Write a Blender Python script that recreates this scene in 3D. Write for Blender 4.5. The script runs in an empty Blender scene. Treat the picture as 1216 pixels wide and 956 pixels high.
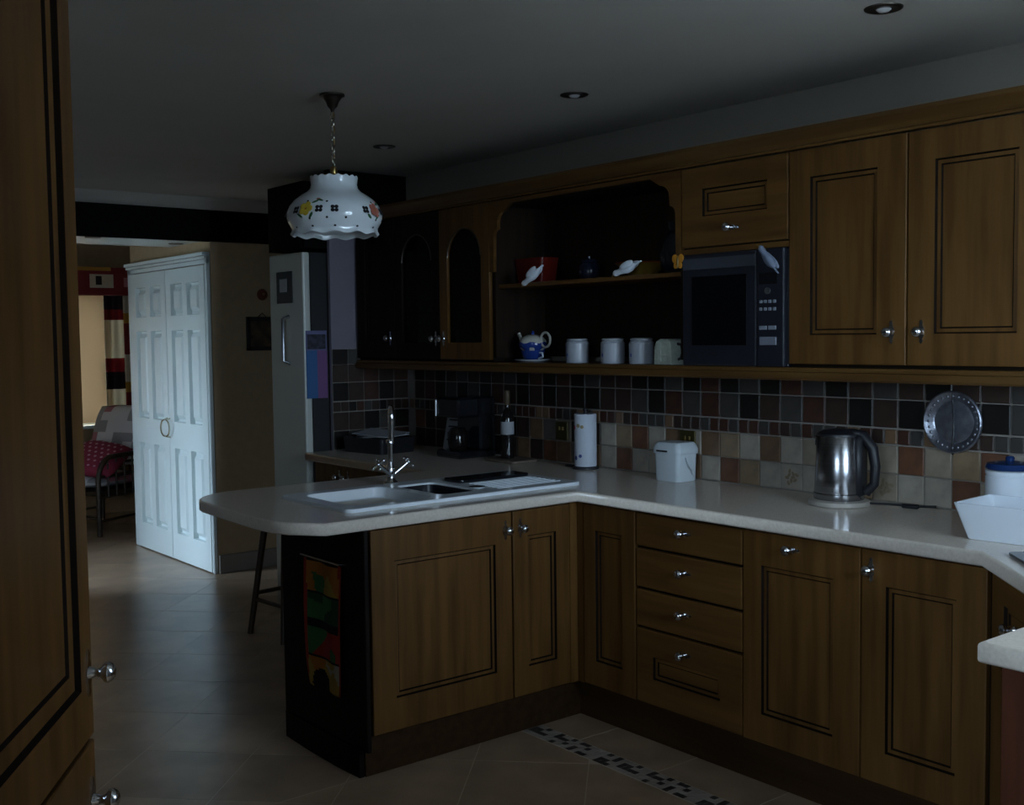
import bpy, bmesh, math, random
from math import sin, cos, pi, radians, sqrt
from mathutils import Matrix, Vector
random.seed(7)
scene = bpy.context.scene
C = scene.collection

# ------------------------------------------------------------------ camera
CAM = (3.1874, -2.8731, 1.5059)
yaw, pit, rol = radians(-51.3265), radians(-3.398), radians(-0.7181)
fw = Vector((sin(yaw)*cos(pit), cos(yaw)*cos(pit), sin(pit)))
rt = Vector((cos(yaw), -sin(yaw), 0)); up = rt.cross(fw)
r2 = rt*cos(rol)+up*sin(rol); u2 = -rt*sin(rol)+up*cos(rol)
cd = bpy.data.cameras.new('camera'); cam = bpy.data.objects.new('camera', cd); C.objects.link(cam)
cam.matrix_world = Matrix(((r2.x, u2.x, -fw.x, CAM[0]), (r2.y, u2.y, -fw.y, CAM[1]), (r2.z, u2.z, -fw.z, CAM[2]), (0, 0, 0, 1)))
cd.sensor_fit = 'HORIZONTAL'; cd.sensor_width = 36; cd.lens = 1320.8883*36/1216; cd.clip_start = .02
scene.camera = cam

# ------------------------------------------------------------------ sky, daylight, exposure
w = bpy.data.worlds.new('overcast_sky'); scene.world = w; w.use_nodes = True
bg = w.node_tree.nodes['Background']; bg.inputs[0].default_value = (.60, .79, 1.0, 1); bg.inputs[1].default_value = 1.0
def portal(name, loc, rot, sx, sy):
    l = bpy.data.lights.new(name, 'AREA'); l.shape = 'RECTANGLE'; l.size = sx; l.size_y = sy
    l.cycles.is_portal = True
    o = bpy.data.objects.new(name, l); C.objects.link(o); o.location = loc; o.rotation_euler = rot
# window openings (built below): right kitchen wall, patio door of the far room, added fill window behind the camera
portal('daylight_portal_kitchen', (2.71, -.60, 1.68), (0, radians(90), 0), 1.24, 1.0)
portal('daylight_portal_patio', (-4.12, -1.89, .88), (radians(90), 0, 0), 1.0, 1.66)
portal('daylight_portal_fill', (2.60, -3.69, 1.78), (radians(90), 0, 0), 1.8, .96)  # serves the unseen window added to fill the cabinet fronts
vs = scene.view_settings
vs.view_transform = 'Standard'; vs.look = 'None'; vs.gamma = 1; vs.exposure = 4.25; vs.use_curve_mapping = False

# ------------------------------------------------------------------ materials
MATS = {}
def srgb(r, g, b):
    f = lambda c: (c/255/12.92) if c/255 <= .04045 else ((c/255+.055)/1.055)**2.4
    return (f(r), f(g), f(b))
def mat(name, col, rough=.5, metal=0, var=0, scale=8, bump=0, coat=0, stretch=(1, 1, 1), col2=None, detail=4, spec=None, transl=0):
    if name in MATS: return MATS[name]
    m = bpy.data.materials.new(name); m.use_nodes = True
    nt = m.node_tree; b = nt.nodes['Principled BSDF']
    b.inputs['Base Color'].default_value = (*col, 1); b.inputs['Roughness'].default_value = rough
    b.inputs['Metallic'].default_value = metal
    if spec is not None: b.inputs['Specular IOR Level'].default_value = spec
    if coat: b.inputs['Coat Weight'].default_value = coat; b.inputs['Coat Roughness'].default_value = .08
    if var or bump or col2:
        tc = nt.nodes.new('ShaderNodeTexCoord'); mp = nt.nodes.new('ShaderNodeMapping'); mp.inputs['Scale'].default_value = stretch
        nz = nt.nodes.new('ShaderNodeTexNoise'); nz.inputs['Scale'].default_value = scale; nz.inputs['Detail'].default_value = detail
        nt.links.new(tc.outputs['Object'], mp.inputs[0]); nt.links.new(mp.outputs[0], nz.inputs['Vector'])
        rp = nt.nodes.new('ShaderNodeValToRGB')
        c2 = col2 or tuple(min(1, c*(1+var)) for c in col)
        c1 = col if col2 else tuple(c*(1-var) for c in col)
        rp.color_ramp.elements[0].color = (*c1, 1); rp.color_ramp.elements[0].position = .35
        rp.color_ramp.elements[1].color = (*c2, 1); rp.color_ramp.elements[1].position = .65
        nt.links.new(nz.outputs['Fac'], rp.inputs[0]); nt.links.new(rp.outputs[0], b.inputs['Base Color'])
        if bump:
            bp = nt.nodes.new('ShaderNodeBump'); bp.inputs['Strength'].default_value = bump; bp.inputs['Distance'].default_value = .004
            nt.links.new(nz.outputs['Fac'], bp.inputs['Height']); nt.links.new(bp.outputs[0], b.inputs['Normal'])
    if transl:
        tr = nt.nodes.new('ShaderNodeBsdfTranslucent'); tr.inputs[0].default_value = (*col, 1)
        mx = nt.nodes.new('ShaderNodeMixShader'); mx.inputs[0].default_value = transl
        out = nt.nodes['Material Output']
        nt.links.new(b.outputs[0], mx.inputs[1]); nt.links.new(tr.outputs[0], mx.inputs[2]); nt.links.new(mx.outputs[0], out.inputs[0])
    MATS[name] = m
    return m
def pane_mat(name, tint=(1, 1, 1), refl=.07):
    m = bpy.data.materials.new(name); m.use_nodes = True; nt = m.node_tree
    nt.nodes.remove(nt.nodes['Principled BSDF'])
    t = nt.nodes.new('ShaderNodeBsdfTransparent'); t.inputs[0].default_value = (*tint, 1)
    g = nt.nodes.new('ShaderNodeBsdfGlossy'); g.inputs['Roughness'].default_value = .02
    mx = nt.nodes.new('ShaderNodeMixShader'); mx.inputs[0].default_value = refl
    nt.links.new(t.outputs[0], mx.inputs[1]); nt.links.new(g.outputs[0], mx.inputs[2]); nt.links.new(mx.outputs[0], nt.nodes['Material Output'].inputs[0])
    MATS[name] = m; return m

OAK1, OAK2 = (.082, .036, .0085), (.136, .064, .0165)
oak_v = mat('oak_vertical', OAK1, .42, spec=.3, col2=OAK2, scale=3, stretch=(9, 9, .7), detail=8, bump=.08)
oak_h = mat('oak_horizontal', OAK1, .42, spec=.3, col2=OAK2, scale=3, stretch=(.7, 9, 9), detail=8, bump=.08)
oak_trim = mat('oak_trim', (.080, .036, .009), .42, spec=.3, col2=(.122, .060, .016), scale=3, stretch=(.6, 9, 9), detail=8)
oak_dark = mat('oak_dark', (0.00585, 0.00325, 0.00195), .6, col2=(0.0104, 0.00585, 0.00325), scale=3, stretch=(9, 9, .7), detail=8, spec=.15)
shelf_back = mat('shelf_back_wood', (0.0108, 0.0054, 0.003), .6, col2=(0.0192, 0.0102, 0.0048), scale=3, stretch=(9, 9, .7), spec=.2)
glaze = mat('groove_glaze', (.009, .005, .003), .8, spec=.1)
plinth_m = mat('plinth_wood', (.034, .016, .006), .6, col2=(.052, .026, .010), scale=3, stretch=(.7, 9, 9), spec=.1)
carcass_m = mat('carcass_board', (.010, .006, .003), .7, var=.15, spec=.1)
endpanel_red = mat('end_panel_red_brown', (.042, .011, .005), .5, spec=.15, col2=(.062, .018, .008), scale=4, stretch=(9, 9, .7))
worktop_m = mat('worktop_laminate', (.70, .61, .52), .16, col2=(.78, .69, .60), scale=120, detail=6)
ceramic = mat('white_ceramic', (.72, .77, .84), .12, coat=.3)
sink_m = mat('sink_ceramic', (.80, .85, .90), .22, coat=.2)
plastic_w = mat('white_plastic', (.62, .68, .72), .32)
mugs_m = mat('mug_white', (0.39, 0.405, 0.45), .3)
cream_c = mat('cream_pottery', (.50, .54, .46), .3, var=.1, scale=60)
chrome = mat('chrome', (.75, .77, .80), .10, 1)
pewter = mat('pewter', (.42, .44, .48), .28, 1)
steel = mat('brushed_steel', (.33, .33, .345), .22, 1, var=.1, scale=4, stretch=(1, 1, 60))
brass = mat('aged_brass', (.45, .32, .12), .3, 1)
bronze = mat('dark_bronze', (.10, .085, .075), .35, .9)
black_g = mat('black_gloss', (.010, .011, .014), .12)
black_m = mat('black_plastic', (.013, .013, .016), .45)
navy_m = mat('microwave_case', (0.014, 0.0147, 0.021), .35)
grey_key = mat('grey_key', (.22, .24, .28), .4)
lcd_m = mat('display_glass', (.008, .009, .010), .15)
paint_w = mat('white_gloss_paint', (.68, .75, .75), .25)
ceil_m = mat('ceiling_paint', (0.462, 0.4305, 0.392), .8, var=.03, scale=3)
wall_m = mat('wall_paint', (.235, .205, .175), .85, var=.03, scale=3)
beige_wall = mat('beige_wall_paint', (.42, .30, .175), .8, var=.04, scale=20)
lilac_wall = mat('lilac_wall_paint', (0.204, 0.186, 0.228), .85, var=.03, scale=10)
grout_m = mat('wall_grout', (.25, .225, .195), .85)
fgrout = mat('floor_grout', (.50, .42, .34), .4)
beam_m = mat('dark_beam', (0.003, 0.0024, 0.0024), .7, var=.2, scale=6, spec=.1)
fridge_m = mat('fridge_white', (0.595, 0.612, 0.561), .28)
dgrey = mat('dark_grey', (0.018, 0.0168, 0.018), .5)
red_gloss = mat('red_glaze', (0.104, 0.008, 0.0048), .25)
blue_glaze = mat('blue_glaze', (.015, .04, .20), .15)
blue_lid = mat('blue_lid', (.010, .030, .11), .15)
yellow_p = mat('yellow_pottery', (0.198, 0.12, 0.018), .35)
orange_p = mat('orange_paint', (.55, .22, .02), .5)
green_p = mat('green_paint', (.03, .13, .05), .5)
pink_p = mat('pink_paint', (.45, .14, .10), .5)
yel_p = mat('yellow_paint', (.72, .52, .05), .5)
hole_m = mat('pierced_hole', (.012, .012, .014), .7)
cork = mat('cork_capsule', (.10, .07, .04), .5)
bottle_m = mat('bottle_glass_dark', (.010, .008, .008), .08)
paper_w = mat('paper_white', (0.377, 0.39, 0.416), .8)
paper_roll = mat('kitchen_paper', (.62, .66, .74), .9, bump=.2, scale=120)
print_red = mat('print_red', (.42, .06, .09), .7); print_blue = mat('print_blue', (.07, .10, .30), .7); print_tan = mat('print_tan', (.36, .28, .14), .7)
glass_m = pane_mat('cabinet_glass', (.5, .5, .5), .035)
winglass = pane_mat('window_glass', (.96, .97, .97), .05)
tumbler_m = mat('tumbler_glass', (.30, .32, .36), .1)
cane = mat('cane', (.035, .022, .013), .45, var=.3, scale=30)
pinkcloth = mat('pink_dotted_cloth', (0.264, 0.024, 0.06), .8); cream_cl = mat('cream_cloth', (.55, .48, .36), .85); red_cl = mat('deep_red_cloth', (.20, .016, .018), .85)
blk_cl = mat('black_cloth', (.022, .012, .014), .85); gold_cl = mat('gold_cloth', (.42, .22, .03), .85); grey_cl = mat('grey_cloth', (.30, .31, .34), .85); rose_cl = mat('rose_cloth', (.40, .16, .20), .85); wht_cl = mat('white_cloth', (.60, .60, .64), .85)
blind_m = mat('peach_blind', (0.36, 0.2736, 0.1872), .9, transl=.55)
cal_blue = mat('calendar_blue', (0.035, 0.119, 0.294), .6); cal_pink = mat('calendar_pink', (0.182, 0.077, 0.21), .6); cal_dark = mat('calendar_photo', (.03, .03, .05), .6, var=.6, scale=40); cal_lil = mat('calendar_head', (.13, .13, .26), .6)
stool_m = mat('stool_wood', (.040, .022, .012), .4, var=.2, scale=20)
grass_m = mat('outdoor_ground', (.34, .34, .32), .9, var=.2)
TILE = {
 'L': mat('tile_light', (.385, .335, .275), .45, var=.14, scale=18), 'B': mat('tile_beige', (0.304, 0.2508, 0.1862), .45, var=.16, scale=18),
 'T': mat('tile_tan', (0.2584, 0.1786, 0.1064), .45, var=.18, scale=18), 'N': mat('tile_brown', (0.1739, 0.0999, 0.0555), .45, var=.2, scale=18),
 'R': mat('tile_rust', (0.148, 0.0629, 0.0333), .45, var=.25, scale=18), 'K': mat('tile_black', (0.0096, 0.0072, 0.006), .4, var=.2, scale=18),
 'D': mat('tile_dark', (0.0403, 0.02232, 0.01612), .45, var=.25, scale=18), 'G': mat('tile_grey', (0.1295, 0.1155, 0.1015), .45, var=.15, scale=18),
 'E': mat('tile_grey_shaded', (0.051, 0.0444, 0.0396), .45, var=.2, scale=18), 'S': mat('tile_rust_shaded', (0.05525, 0.0221, 0.0143), .45, var=.25, scale=18)}  # last two: shaded copies of the grey and rust tiles
leaf_m = mat('tile_leaf_relief', (.25, .19, .12), .6)
FT = [mat('floor_tile_%s' % n, c, .28, var=.16, scale=5, detail=8) for n, c in (('clay', (.35, .24, .16)), ('sand', (.38, .265, .18)), ('umber', (.32, .22, .148)))]
mosa_l = mat('mosaic_light', (.34, .30, .26), .4, var=.15); mosa_d = mat('mosaic_dark', (0.048, 0.04, 0.04), .35, var=.2)

# ------------------------------------------------------------------ builders
class B:
    def __init__(s): s.bm = bmesh.new(); s.mi = 0
    def _new(s, n0):
        for f in list(s.bm.faces)[n0:]: f.material_index = s.mi
    def box(s, x0, x1, y0, y1, z0, z1, bev=0, seg=1):
        t = bmesh.new(); bmesh.ops.create_cube(t, size=1)
        bmesh.ops.transform(t, matrix=Matrix.Translation(((x0+x1)/2, (y0+y1)/2, (z0+z1)/2)) @ Matrix.Diagonal((abs(x1-x0), abs(y1-y0), abs(z1-z0), 1)), verts=t.verts)
        if bev: bmesh.ops.bevel(t, geom=list(t.edges), offset=bev, segments=seg, profile=.5, affect='EDGES')
        return s.merge(t)
    def merge(s, t, M=None):
        if M is not None: bmesh.ops.transform(t, matrix=M, verts=t.verts)
        me = bpy.data.meshes.new('tmp'); t.to_mesh(me); t.free()
        n0 = len(s.bm.faces); s.bm.from_mesh(me); bpy.data.meshes.remove(me); s.bm.faces.ensure_lookup_table(); s._new(n0); return s
    def lathe(s, prof, c=(0, 0, 0), seg=24, M=None, mod=None):
        t = bmesh.new(); rings = []
        for r, z in prof:
            ring = []
            for k in range(seg):
                a = 2*pi*k/seg; rr, zz = (r, z) if mod is None else mod(r, z, a)
                ring.append(t.verts.new((rr*cos(a), rr*sin(a), zz)))
            rings.append(ring)
        for a, b in zip(rings, rings[1:]):
            for k in range(seg):
                t.faces.new((a[k], a[(k+1) % seg], b[(k+1) % seg], b[k]))
        if prof[0][0] > 1e-6 and mod is None: t.faces.new(rings[0][::-1])
        if prof[-1][0] > 1e-6 and mod is None: t.faces.new(rings[-1])
        bmesh.ops.remove_doubles(t, verts=t.verts, dist=1e-6)
        bmesh.ops.recalc_face_normals(t, faces=t.faces)
        m = Matrix.Translation(c)
        if M is not None: m = m @ M
        return s.merge(t, m)
    def tube(s, pts, r, seg=8, closed=False):
        t = bmesh.new(); pts = [Vector(p) for p in pts]; n = len(pts); rings = []
        prev = None
        for i, p in enumerate(pts):
            a = pts[(i-1) % n] if closed or i > 0 else p; b = pts[(i+1) % n] if closed or i < n-1 else p
            d = (b-a).normalized()
            if prev is None: nx = d.orthogonal().normalized()
            else: nx = (prev-d*prev.dot(d)).normalized()
            prev = nx; ny = d.cross(nx); rr = r[i] if isinstance(r, (list, tuple)) else r
            rings.append([t.verts.new(p+nx*rr*cos(2*pi*k/seg)+ny*rr*sin(2*pi*k/seg)) for k in range(seg)])
        for i in range(n if closed else n-1):
            a, b = rings[i], rings[(i+1) % n]
            for k in range(seg): t.faces.new((a[k], a[(k+1) % seg], b[(k+1) % seg], b[k]))
        if not closed: t.faces.new(rings[0][::-1]); t.faces.new(rings[-1])
        bmesh.ops.recalc_face_normals(t, faces=t.faces)
        return s.merge(t)
    def ell(s, c, rad, rot=None, u=16, v=10):
        t = bmesh.new(); bmesh.ops.create_uvsphere(t, u_segments=u, v_segments=v, radius=1)
        M = Matrix.Translation(c)
        if rot is not None: M = M @ rot
        return s.merge(t, M @ Matrix.Diagonal((*rad, 1)))
    def prism(s, poly, z0, z1, M=None, bev=0):
        t = bmesh.new(); lo = [t.verts.new((x, y, z0)) for x, y in poly]; hi = [t.verts.new((x, y, z1)) for x, y in poly]
        n = len(poly); t.faces.new(lo[::-1]); t.faces.new(hi)
        for k in range(n): t.faces.new((lo[k], lo[(k+1) % n], hi[(k+1) % n], hi[k]))
        bmesh.ops.recalc_face_normals(t, faces=t.faces)
        if bev: bmesh.ops.bevel(t, geom=[e for e in t.edges if abs(e.verts[0].co.z-e.verts[1].co.z) < 1e-6], offset=bev, segments=2, profile=.5, affect='EDGES')
        return s.merge(t, M)
    def ring(s, o, i, yo, yi):
        """rectangular ring strip: o, i = (x0,x1,z0,z1) outer / inner at y yo / yi"""
        f = lambda q, y: [s.bm.verts.new((q[a], y, q[b])) for a, b in ((0, 2), (1, 2), (1, 3), (0, 3))]
        A, Bv = f(o, yo), f(i, yi)
        for k in range(4):
            fc = s.bm.faces.new((A[k], A[(k+1) % 4], Bv[(k+1) % 4], Bv[k])); fc.material_index = s.mi
        return s
    def done(s, name, mats, parent=None, smooth=False, bev=0):
        if not isinstance(mats, (list, tuple)): mats = [mats]
        me = bpy.data.meshes.new(name); s.bm.to_mesh(me); s.bm.free()
        for m in mats: me.materials.append(m)
        if smooth:
            for p in me.polygons: p.use_smooth = True
            try: me.set_sharp_from_angle(angle=radians(40))
            except Exception: pass
        o = bpy.data.objects.new(name, me); C.objects.link(o)
        if parent is not None: o.parent = parent
        return o
def plate(outline, holes, t, bev=0):
    """flat plate with holes, in XY, thickness t centred on z=0, returned as bmesh"""
    cu = bpy.data.curves.new('p', 'CURVE'); cu.dimensions = '2D'; cu.fill_mode = 'BOTH'; cu.extrude = t/2-bev; cu.bevel_depth = bev; cu.bevel_resolution = 2; cu.offset = -bev
    for pl in [outline]+list(holes):
        sp = cu.splines.new('POLY'); sp.points.add(len(pl)-1); sp.use_cyclic_u = True
        for q, (x, y) in zip(sp.points, pl): q.co = (x, y, 0, 1)
    o = bpy.data.objects.new('p', cu); C.objects.link(o)
    dg = bpy.context.evaluated_depsgraph_get(); me = bpy.data.meshes.new_from_object(o.evaluated_get(dg))
    bm = bmesh.new(); bm.from_mesh(me); bpy.data.objects.remove(o); bpy.data.meshes.remove(me); bpy.data.curves.remove(cu)
    return bm
XZ = Matrix(((1, 0, 0, 0), (0, 0, 1, 0), (0, 1, 0, 0), (0, 0, 0, 1)))     # local (x,y,z) -> (x,z,y)
def tag(o, label, cat, group=None, kind=None):
    o['label'] = label; o['category'] = cat
    if group: o['group'] = group
    if kind: o['kind'] = kind
    return o
def struct(o): o['kind'] = 'structure'; return o
def thing(name, label, cat, loc=(0, 0, 0), rz=0, group=None):
    o = bpy.data.objects.new(name, None); C.objects.link(o); o.location = loc; o.rotation_euler = (0, 0, rz); o.empty_display_size = .05
    return tag(o, label, cat, group)
def arc(cx, cy, r, a0, a1, n=8): return [(cx+r*cos(radians(a0+(a1-a0)*k/n)), cy+r*sin(radians(a0+(a1-a0)*k/n))) for k in range(n+1)]

# ------------------------------------------------------------------ setting: shell
WY, WXF, WXR, CZ = .5775, -3.55, 2.70, 2.40
def sbox(name, m, *a, **k): return struct(B().box(*a, **k).done(name, m))
floor = sbox('floor', fgrout, -6.9, 4.5, -3.9, 1.7, -.12, -.0008)
ceiling = sbox('ceiling', ceil_m, -3.55, 4.5, -3.9, WY+.3, CZ, CZ+.15)
struct(B().box(-6.9, -3.55, -3.0, 1.7, 2.34, 2.49).done('ceiling_far_room', ceil_m))
wall_back = sbox('wall_back', wall_m, -3.55, WXR+.25, WY, WY+.25, -.01, CZ)
# right wall with the window over the worktop
def wall_with_hole(name, m, axis, c0, c1, u0, u1, z0, z1, hu0, hu1, hz0, hz1):
    b = B()
    for (a0, a1, b0, b1) in ((u0, hu0, z0, z1), (hu1, u1, z0, z1), (hu0, hu1, z0, hz0), (hu0, hu1, hz1, z1)):
        if a1-a0 < 1e-4 or b1-b0 < 1e-4: continue
        if axis == 'x': b.box(c0, c1, a0, a1, b0, b1)
        else: b.box(a0, a1, c0, c1, b0, b1)
    return struct(b.done(name, m))
wall_with_hole('wall_right', wall_m, 'x', WXR, WXR+.25, -1.85, WY, 0, CZ, -1.10, -.1, 1.06, 2.30)
sbox('wall_right_return', wall_m, WXR+.25, 4.5, -1.85, -1.72, 0, CZ)
sbox('wall_right_near', wall_m, 4.3, 4.5, -3.9, -1.85, 0, CZ)
wall_with_hole('wall_front', wall_m, 'y', -3.9, -3.7, -3.55, 4.5, 0, CZ, 1.70, 3.50, 1.30, 2.26)  # opening for the added fill window
# far end wall: pier + opening + header
sbox('wall_left_pier_extended', wall_m, -3.75, WXF, -3.9, -1.15, 0, CZ)  # unseen pier carried into the opening to hold back far-room light
sbox('trim_1', beam_m, WXF-.03, WXF, -1.15, WY, 2.13, 2.335)                     # dark beam over the opening
sbox('wall_left_header', paint_w, -4.20, WXF-.03, -1.15, .08, 2.14, 2.34)       # soffit behind the beam
sbox('wall_left_top', wall_m, -3.75, WXF, -1.15, WY, 2.335, CZ)
cv = B(); cv.prism([(0, 0), (.07, 0), (.055, -.02), (.02, -.055), (0, -.07)], 0, 2.77, Matrix.Translation((WXF, WY, CZ)) @ Matrix.Rotation(pi/2, 4, 'X'))
struct(cv.done('trim_2', ceil_m))
# closet block with the bifold doors
sbox('wall_closet', beige_wall, -4.965, WXF, .08, 1.7, 0, 2.34)
sbox('baseboard_left', wall_m, WXF, WXF+.015, .08, WY-.001, 0, .12, bev=.004)
# far room shell
sbox('wall_far_side', wall_m, -6.9, -4.965, 1.5, 1.7, 0, 2.34)
wall_with_hole('wall_far', beige_wall, 'x', -6.9, -6.62, -3.0, 1.7, 0, 2.34, -1.1, .50, .78, 1.98)
wall_with_hole('wall_far_front', wall_m, 'y', -2.1, -1.9, -6.9, -3.55, 0, 2.34, -4.62, -3.62, .05, 1.71)
tag(B().box(-40, 40, -40, 40, -.6, -.5).done('garden_ground', grass_m), 'grey green garden ground outside the windows', 'ground')['kind'] = 'structure'
b = B(); b.box(-2.49, -2.082, -.04, WY-.002, 1.985, 2.335); b.box(-2.082, -2.040, .085, WY-.002, 2.08, 2.398)
struct(b.done('trim_5', beam_m))                                              # bulkhead over the fridge, added near-black to keep the unlit corner dark
# partition with tiles beside the fridge
sbox('wall_partition', lilac_wall, -2.074, -2.05, .09, WY, 0, CZ)
def window(name, axis, c, u0, u1, z0, z1, mull):
    t = bpy.data.objects.new(name, None); C.objects.link(t); struct(t)
    b = B(); w_ = .05
    def bx(a0, a1, b0, b1, d=.03):
        if axis == 'x': b.box(c-d, c+d, a0, a1, b0, b1, bev=.004)
        else: b.box(a0, a1, c-d, c+d, b0, b1, bev=.004)
    bx(u0, u1, z0, z0+w_); bx(u0, u1, z1-w_, z1); bx(u0, u0+w_, z0, z1); bx(u1-w_, u1, z0, z1)
    for q in mull: bx(q-.03, q+.03, z0, z1)
    b.done('window_frame', paint_w, t)
    qs = [u0]+list(mull)+[u1]
    for a0, a1 in zip(qs, qs[1:]):
        g = B()
        if axis == 'x': g.box(c-.003, c+.003, a0+.02, a1-.02, z0+.03, z1-.03)
        else: g.box(a0+.02, a1-.02, c-.003, c+.003, z0+.03, z1-.03)
        g.done('pane', winglass, t)
window('window_1', 'x', WXR+.16, -1.10, -.1, 1.06, 2.30, [-.60])
window('window_2', 'y', -2.00, -4.62, -3.62, .05, 1.71, [-4.12])
window('window_fill', 'y', -3.80, 1.70, 3.50, 1.30, 2.26, [2.6])  # unseen window added behind the camera to light the cabinet fronts
window('window_3', 'x', -6.78, -1.1, .50, .78, 1.98, [-.3])
sbox('trim_3', paint_w, -6.66, -6.56, -1.15, .56, .755, .78, bev=.004)          # window sill in the far room

# floor tiles laid on the diagonal, a border course and a mosaic strip along the units
def clip(poly, f):
    out = []
    for i in range(len(poly)):
        a, b = poly[i-1], poly[i]; fa, fb = f(a), f(b)
        if (fa >= 0) != (fb >= 0):
            t = fa/(fa-fb); out.append((a[0]+(b[0]-a[0])*t, a[1]+(b[1]-a[1])*t))
        if fb >= 0: out.append(b)
    return out
def area(p): return abs(sum(p[i-1][0]*p[i][1]-p[i][0]*p[i-1][1] for i in range(len(p))))/2
def floor_tile(poly, k):
    if len(poly) < 3 or area(poly) < .002: return
    b = B(); b.prism(poly, -.006, 0, bev=0); o = b.done('tile', FT[k], floor)
S = .577; g2 = .0025
cells = []
for i in range(-22, 12):
    for j in range(-22, 14):
        s0, s1 = .075+i*S+g2, .075+(i+1)*S-g2; d0, d1 = -.63+j*S+g2, -.63+(j+1)*S-g2   # s = x+y, d = y-x
        P = [((s-d)/2, (s+d)/2) for s, d in ((s0, d0), (s1, d0), (s1, d1), (s0, d1))]
        for (x0, x1, y0, y1) in ((-6.6, -.062, -2.78, .57), (-.058, 3.0, -2.78, -.252)):
            q = clip(clip(clip(clip(P, lambda p: p[0]-x0), lambda p: x1-p[0]), lambda p: p[1]-y0), lambda p: y1-p[1])
            # nothing can be seen behind the camera or inside the closet
            cx = sum(p[0] for p in P)/4; cy = sum(p[1] for p in P)/4
            dv = Vector((cx-CAM[0], cy-CAM[1])); 
            if dv.dot(Vector((fw.x, fw.y))) < .6: continue
            lat = dv.dot(Vector((rt.x, rt.y)))/dv.dot(Vector((fw.x, fw.y)))
            if abs(lat) > .95: continue
            if cx > -4.6 and cx < -3.7 and cy > .35: continue
            floor_tile(q, random.randrange(3))
for k in range(-1, 6):
    a, b_ = .16+.4*k+.003, .56+.4*k-.003
    floor_tile([(max(a, -.058), -.147), (min(b_, 2.2), -.147), (min(b_, 2.2), .08), (max(a, -.058), .08)], random.randrange(3))
ml, md = B(), B()
pat = ["LLDDL", "LDLLD", "DDLDL", "LLLDD", "LDDLL"]
x = -.055; n = 0
while x < 2.15:
    for j in range(4):
        z = -.2445+j*.0238; ch = pat[(n*3+j*2+(n//4)) % 5][(n+j) % 5]
        (md if ch == 'D' and (n % 5) != 4 else ml).box(x, x+.0222, z, z+.0222, -.006, 0)
    x += .0242; n += 1
for b, m, nm in ((ml, mosa_l, 'mosaic_light_chips'), (md, mosa_d, 'mosaic_dark_chips')):
    o = b.done(nm, m, floor); o['kind'] = 'stuff'

# wall tiles
ROWS = {1: (.913, 1.009), 2: (1.013, 1.109), 3: (1.172, 1.268), 4: (1.272, 1.366)}
SEQ = {1: {-5: 'L', -4: 'R', -3: 'L', -2: 'L', -1: 'N', 0: 'N', 1: 'L', 2: 'R', 3: 'T', 4: 'L', 5: 'P', 6: 'L', 7: 'B', 8: 'T', 9: 'B', 10: 'L', 11: 'L', 12: 'R', 13: 'B', 14: 'T', -6: 'N', -7: 'G', -8: 'N', -9: 'R'},
       2: {-5: 'L', -4: 'T', -3: 'R', -2: 'L', -1: 'N', 0: 'L', 1: 'N', 2: 'T', 3: 'L', 4: 'N', 5: 'L', 6: 'B', 7: 'N', 8: 'B', 9: 'B', 10: 'R', 11: 'B', 12: 'T', 13: 'R', 14: 'L', -6: 'D', -7: 'K', -8: 'B', -9: 'G', -10: 'N', -11: 'D'},
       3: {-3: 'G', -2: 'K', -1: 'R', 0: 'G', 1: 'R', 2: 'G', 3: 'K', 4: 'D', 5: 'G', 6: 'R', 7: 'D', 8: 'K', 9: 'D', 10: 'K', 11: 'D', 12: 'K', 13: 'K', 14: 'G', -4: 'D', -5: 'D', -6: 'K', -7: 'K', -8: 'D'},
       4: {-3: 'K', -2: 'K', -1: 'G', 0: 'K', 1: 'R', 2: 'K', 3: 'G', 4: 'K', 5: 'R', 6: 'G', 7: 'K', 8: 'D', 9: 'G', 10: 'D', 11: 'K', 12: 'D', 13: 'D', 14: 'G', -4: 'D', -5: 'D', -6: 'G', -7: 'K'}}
tcache = {}
def wtile(wd, ht, key):
    k = (round(wd, 4), round(ht, 4), key)
    if k not in tcache:
        b = B(); b.box(0, wd, -.008, .002, 0, ht, bev=.003); o = b.done('tile', TILE[key]); tcache[k] = o.data; C.objects.unlink(o); bpy.data.objects.remove(o)
    return tcache[k]
def put_tile(x, z, wd, ht, key, parent, y=WY-.001, rz=0, loc=None):
    o = bpy.data.objects.new('tile', wtile(wd, ht, 'L' if key == 'P' else key)); C.objects.link(o); o.parent = parent
    o.location = loc or (x, y, z); o.rotation_euler = (0, 0, rz)
    return o
B().box(-2.05, WXR, WY-.003, WY, .905, 1.372).done('grout_bed', grout_m, wall_back)
rnd = random.Random(3)
for r, (z0, z1) in ROWS.items():
    for k in range(-21, 22):
        x0 = .0243+.1*k
        if x0 < -2.06: continue
        key = SEQ[r].get(k) or rnd.choice('NDGRDK' if r < 3 else 'KDEKSD')  # darker picks put the dim left end into the tile colours
        if r > 2: key = {'G': 'E', 'R': 'S'}.get(key, key)  # upper rows: wall-cabinet shadow put into darker grey and rust
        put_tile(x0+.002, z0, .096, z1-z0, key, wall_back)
        if key == 'P' or (r == 1 and k == 9):
            lf = B()
            for q in range(9):
                a = q*2.4; lf.ell((x0+.05+.022*cos(a)*(.4+q/9), WY-.0095, (z0+z1)/2+.022*sin(a)*(.4+q/9)), (.010, .0012, .006), Matrix.Rotation(a, 4, 'Y'), 8, 6)
            lf.done('leaf_relief', leaf_m, wall_back)
for k in range(95):
    x0 = -2.03+.05*k
    if x0 > 2.64: break
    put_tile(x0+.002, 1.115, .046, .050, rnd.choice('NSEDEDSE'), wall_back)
part_wall = bpy.data.objects['wall_partition']
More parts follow.
